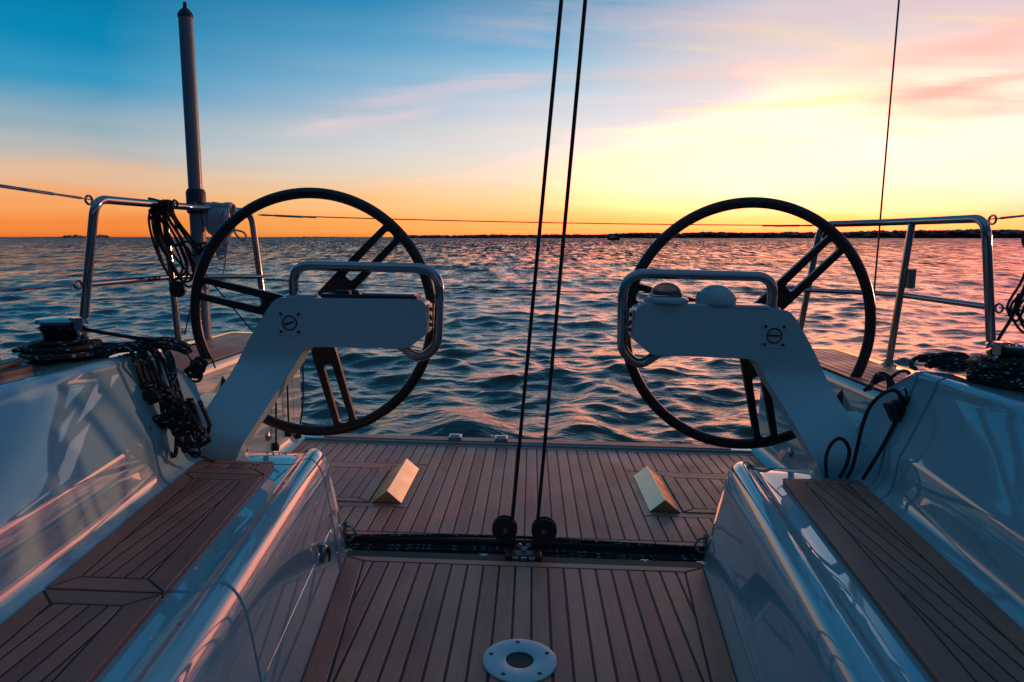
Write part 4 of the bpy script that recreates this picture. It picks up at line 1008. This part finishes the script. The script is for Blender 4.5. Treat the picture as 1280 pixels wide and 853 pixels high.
# streaky high cloud: direction projected on a high plane, stretched
zc = mth('MAXIMUM', sx.outputs['Z'], 0.02)
pl = N(nt, 'ShaderNodeCombineXYZ'); L(nt, mth('DIVIDE', sx.outputs['X'], mth('ADD', zc, .10)), pl.inputs[0]); L(nt, mth('DIVIDE', sx.outputs['Y'], mth('ADD', zc, .10)), pl.inputs[1])
def cloud(scale, rot, loc, sc3, detail=7, dist=.6, rough=.55):
    mp = N(nt, 'ShaderNodeMapping'); mp.inputs['Rotation'].default_value = (0, 0, R(rot)); mp.inputs['Location'].default_value = loc; mp.inputs['Scale'].default_value = sc3
    L(nt, pl.outputs[0], mp.inputs['Vector']); n = N(nt, 'ShaderNodeTexNoise'); n.inputs['Scale'].default_value = scale; n.inputs['Detail'].default_value = detail
    n.inputs['Distortion'].default_value = dist; n.inputs['Roughness'].default_value = rough; L(nt, mp.outputs[0], n.inputs['Vector']); return n.outputs['Fac']
c1 = cloud(.9, 14, (3.1, 1.7, 0), (.55, 1.5, 1)); c2 = cloud(2.3, 10, (7.4, 2.2, 0), (.5, 1.9, 1), 8, .9); c3 = cloud(.55, -8, (1.3, 9.2, 0), (.9, 1.2, 1), 4)
elw = mth('ADD', el, mth('MULTIPLY', mth('SUBTRACT', c3, .5), 2.6))
elw = mth('ADD', mth('MULTIPLY', elw, mth('MINIMUM', mth('MULTIPLY', el, .22), 1.0)), mth('MULTIPLY', el, mth('SUBTRACT', 1.0, mth('MINIMUM', mth('MULTIPLY', el, .22), 1.0))))
tpos = mth('POWER', mth('MULTIPLY', mth('MAXIMUM', elw, 0.0), 1 / 90), .5)
def ramp(stops):
    r_ = N(nt, 'ShaderNodeValToRGB'); r_.color_ramp.interpolation = 'EASE'; e = r_.color_ramp.elements
    st = [((d / 90) ** .5, s2l(c)) for d, c in stops]
    e[0].position, e[0].color = st[0][0], (*st[0][1], 1); e[1].position, e[1].color = st[-1][0], (*st[-1][1], 1)
    for p_, c in st[1:-1]:
        q = e.new(p_); q.color = (*c, 1)
    L(nt, tpos, r_.inputs['Fac']); return r_.outputs['Color']
zen = [(42, (64, 112, 150)), (90, (76, 108, 144))]
left = ramp([(0, (228, 112, 48)), (1.0, (246, 140, 66)), (2.4, (248, 166, 98)), (4.2, (228, 188, 156)), (6.2, (180, 184, 184)), (8, (146, 174, 188)), (11, (50, 150, 192)), (13.5, (2, 134, 180)), (17, (0, 118, 164)), (20, (0, 104, 150))] + zen)
mid = ramp([(0, (250, 160, 72)), (1.2, (255, 198, 108)), (3, (255, 222, 158)), (5.2, (252, 232, 206)), (7.8, (242, 232, 228)), (10.2, (216, 218, 228)), (12.6, (168, 202, 224)), (15.5, (112, 176, 214)), (18.5, (36, 146, 192)), (23, (4, 116, 166))] + zen)
right = ramp([(0, (252, 168, 66)), (1.2, (255, 208, 124)), (2.6, (255, 226, 196)), (4.2, (255, 232, 226)), (6.5, (255, 234, 238)), (9, (255, 234, 236)), (12, (246, 222, 214)), (15.5, (220, 206, 213)), (20, (160, 188, 212)), (26, (16, 112, 166))] + zen)
back = ramp([(0, (20, 36, 56)), (5, (22, 46, 72)), (12, (10, 56, 90)), (25, (0, 74, 120))] + zen)
def mixc(f, a, b):
    n = N(nt, 'ShaderNodeMix', data_type='RGBA'); 
    if isinstance(f, (int, float)): n.inputs[0].default_value = f
    else: L(nt, f, n.inputs[0])
    for i, q in ((6, a), (7, b)):
        if isinstance(q, tuple): n.inputs[i].default_value = (*q, 1)
        else: L(nt, q, n.inputs[i])
    return n.outputs[2]
def mr(v, a, b, c=0., d=1., t='SMOOTHSTEP'):
    n = N(nt, 'ShaderNodeMapRange', interpolation_type=t); L(nt, v, n.inputs[0])
    for i, q in enumerate((a, b, c, d)): n.inputs[i + 1].default_value = q
    return n.outputs[0]
azw = mth('ADD', azd, mth('MULTIPLY', mth('SUBTRACT', c3, .5), 16))
sky = mixc(mr(azw, -29, 4, t='LINEAR'), left, mid); sky = mixc(mr(azw, 4, 19, t='LINEAR'), sky, right)
aab = mth('ABSOLUTE', azd); sky = mixc(mr(aab, 42, 92), sky, back)
# cirrus: pink on the lit side, orange low at the far right
m1 = mth('MULTIPLY', mr(c1, .47, .72), mth('MULTIPLY', mr(el, 4, 9), mr(el, 26, 16)))
m1 = mth('MULTIPLY', m1, mr(azd, -12, 8))
sky = mixc(mth('MULTIPLY', m1, .55), sky, s2l((252, 196, 190)))
m2 = mth('MULTIPLY', mr(c2, .50, .70), mth('MULTIPLY', mr(el, 4.5, 8), mr(el, 22, 13)))
sky = mixc(mth('MULTIPLY', mth('MULTIPLY', m2, mr(azd, -6, 16)), .38), sky, s2l((255, 226, 176)))
m3 = mth('MULTIPLY', mr(c1, .40, .60), mth('MULTIPLY', mr(el, 6.5, 9.5), mr(el, 15, 11)))
sky = mixc(mth('MULTIPLY', mth('MULTIPLY', m3, mr(azd, 22, 36)), .5), sky, s2l((248, 168, 142)))
def streak(az0, az1, e0, slope, wid, colr, amt):
    mid_ = mth('MULTIPLY_ADD', mth('SUBTRACT', azd, (az0 + az1) / 2), slope, e0); mid_ = mth('ADD', mid_, mth('MULTIPLY', mth('SUBTRACT', c2, .5), 2.2))
    d_ = mth('DIVIDE', mth('SUBTRACT', el, mid_), wid); m_ = mth('POWER', 2.718, mth('MULTIPLY', mth('MULTIPLY', d_, d_), -1.0))
    m_ = mth('MULTIPLY', m_, mth('MULTIPLY', mr(azd, az0, az0 + (az1 - az0) * .4), mr(azd, az1, az1 - (az1 - az0) * .25)))
    return mixc(mth('MULTIPLY', mth('MULTIPLY', m_, mr(c1, .3, .6, .55, 1.)), amt), sky, s2l(colr))
sky = streak(-17, 5, 11.3, .13, .62, (240, 208, 212), .55)
sky = streak(-20, -4, 9.0, .16, .5, (244, 214, 210), .6)
sky = streak(9, 30, 9.9, .03, .35, (250, 218, 178), .7)
sky = streak(24, 44, 10.2, .10, .55, (248, 178, 150), .6)
sky = streak(22, 44, 12.8, .14, .5, (248, 196, 184), .4)
# the glow is brighter than the exposure can hold: its red runs past white
sp_ = N(nt, 'ShaderNodeSeparateXYZ'); L(nt, sky, sp_.inputs[0]); cb_ = N(nt, 'ShaderNodeCombineXYZ')
hot = mth('MULTIPLY', mr(sp_.outputs[0], .86, 1.0), mth('MULTIPLY', mr(azd, -20, 14), mr(el, 15, 9)))
L(nt, mth('MULTIPLY', sp_.outputs[0], mth('MULTIPLY_ADD', hot, 2.6, 1.0)), cb_.inputs[0]); L(nt, mth('MULTIPLY', sp_.outputs[1], mth('MULTIPLY_ADD', mth('MULTIPLY', hot, mth('MULTIPLY', mr(sp_.outputs[1], .45, .85), mth('MULTIPLY', mr(azd, -2, 12), mr(azd, 42, 28)))), .62, 1.0)), cb_.inputs[1]); L(nt, sp_.outputs[2], cb_.inputs[2]); sky = cb_.outputs[0]
nis = N(nt, 'ShaderNodeTexSky', sky_type='NISHITA'); nis.sun_disc = False; nis.sun_elevation = R(2.6); nis.sun_rotation = R(56)
sc1 = N(nt, 'ShaderNodeVectorMath', operation='SCALE'); L(nt, nis.outputs[0], sc1.inputs[0]); sc1.inputs['Scale'].default_value = .003
ad = N(nt, 'ShaderNodeVectorMath', operation='ADD'); L(nt, sky, ad.inputs[0]); L(nt, sc1.outputs[0], ad.inputs[1])
L(nt, ad.outputs[0], bg.inputs['Color']); bg.inputs['Strength'].default_value = 1.0

# low sun on the horizon, off the right quarter
ld = bpy.data.lights.new('sun', 'SUN'); ld.energy = 1.2; ld.angle = R(1.0); ld.color = (1, .44, .24)
lo = bpy.data.objects.new('sun', ld); col.objects.link(lo)
SE, SA = R(2.6), R(56)
sd = Vector((math.sin(SA) * math.cos(SE), math.cos(SA) * math.cos(SE), math.sin(SE)))
lo.rotation_euler = sd.to_track_quat('Z', 'Y').to_euler(); lo.location = (20, 40, 20)

# ------------------------------------------------------------------ camera
cd = bpy.data.cameras.new('camera'); cam = bpy.data.objects.new('camera', cd); col.objects.link(cam); sc.camera = cam
cam.location = (0, 0, CAM_Z); cam.rotation_euler = (R(90 - 8.63), 0, 0)
cd.sensor_width = 36; cd.lens = 853 / 1280 * 36; cd.clip_start = .02; cd.clip_end = 60000
sc.render.engine = 'CYCLES'; sc.cycles.max_bounces = 8; sc.cycles.caustics_reflective = False; sc.cycles.caustics_refractive = False
sc.cycles.use_denoising = True
sc.view_settings.view_transform = 'Standard'; sc.view_settings.look = 'None'; sc.view_settings.exposure = 0; sc.view_settings.gamma = 1
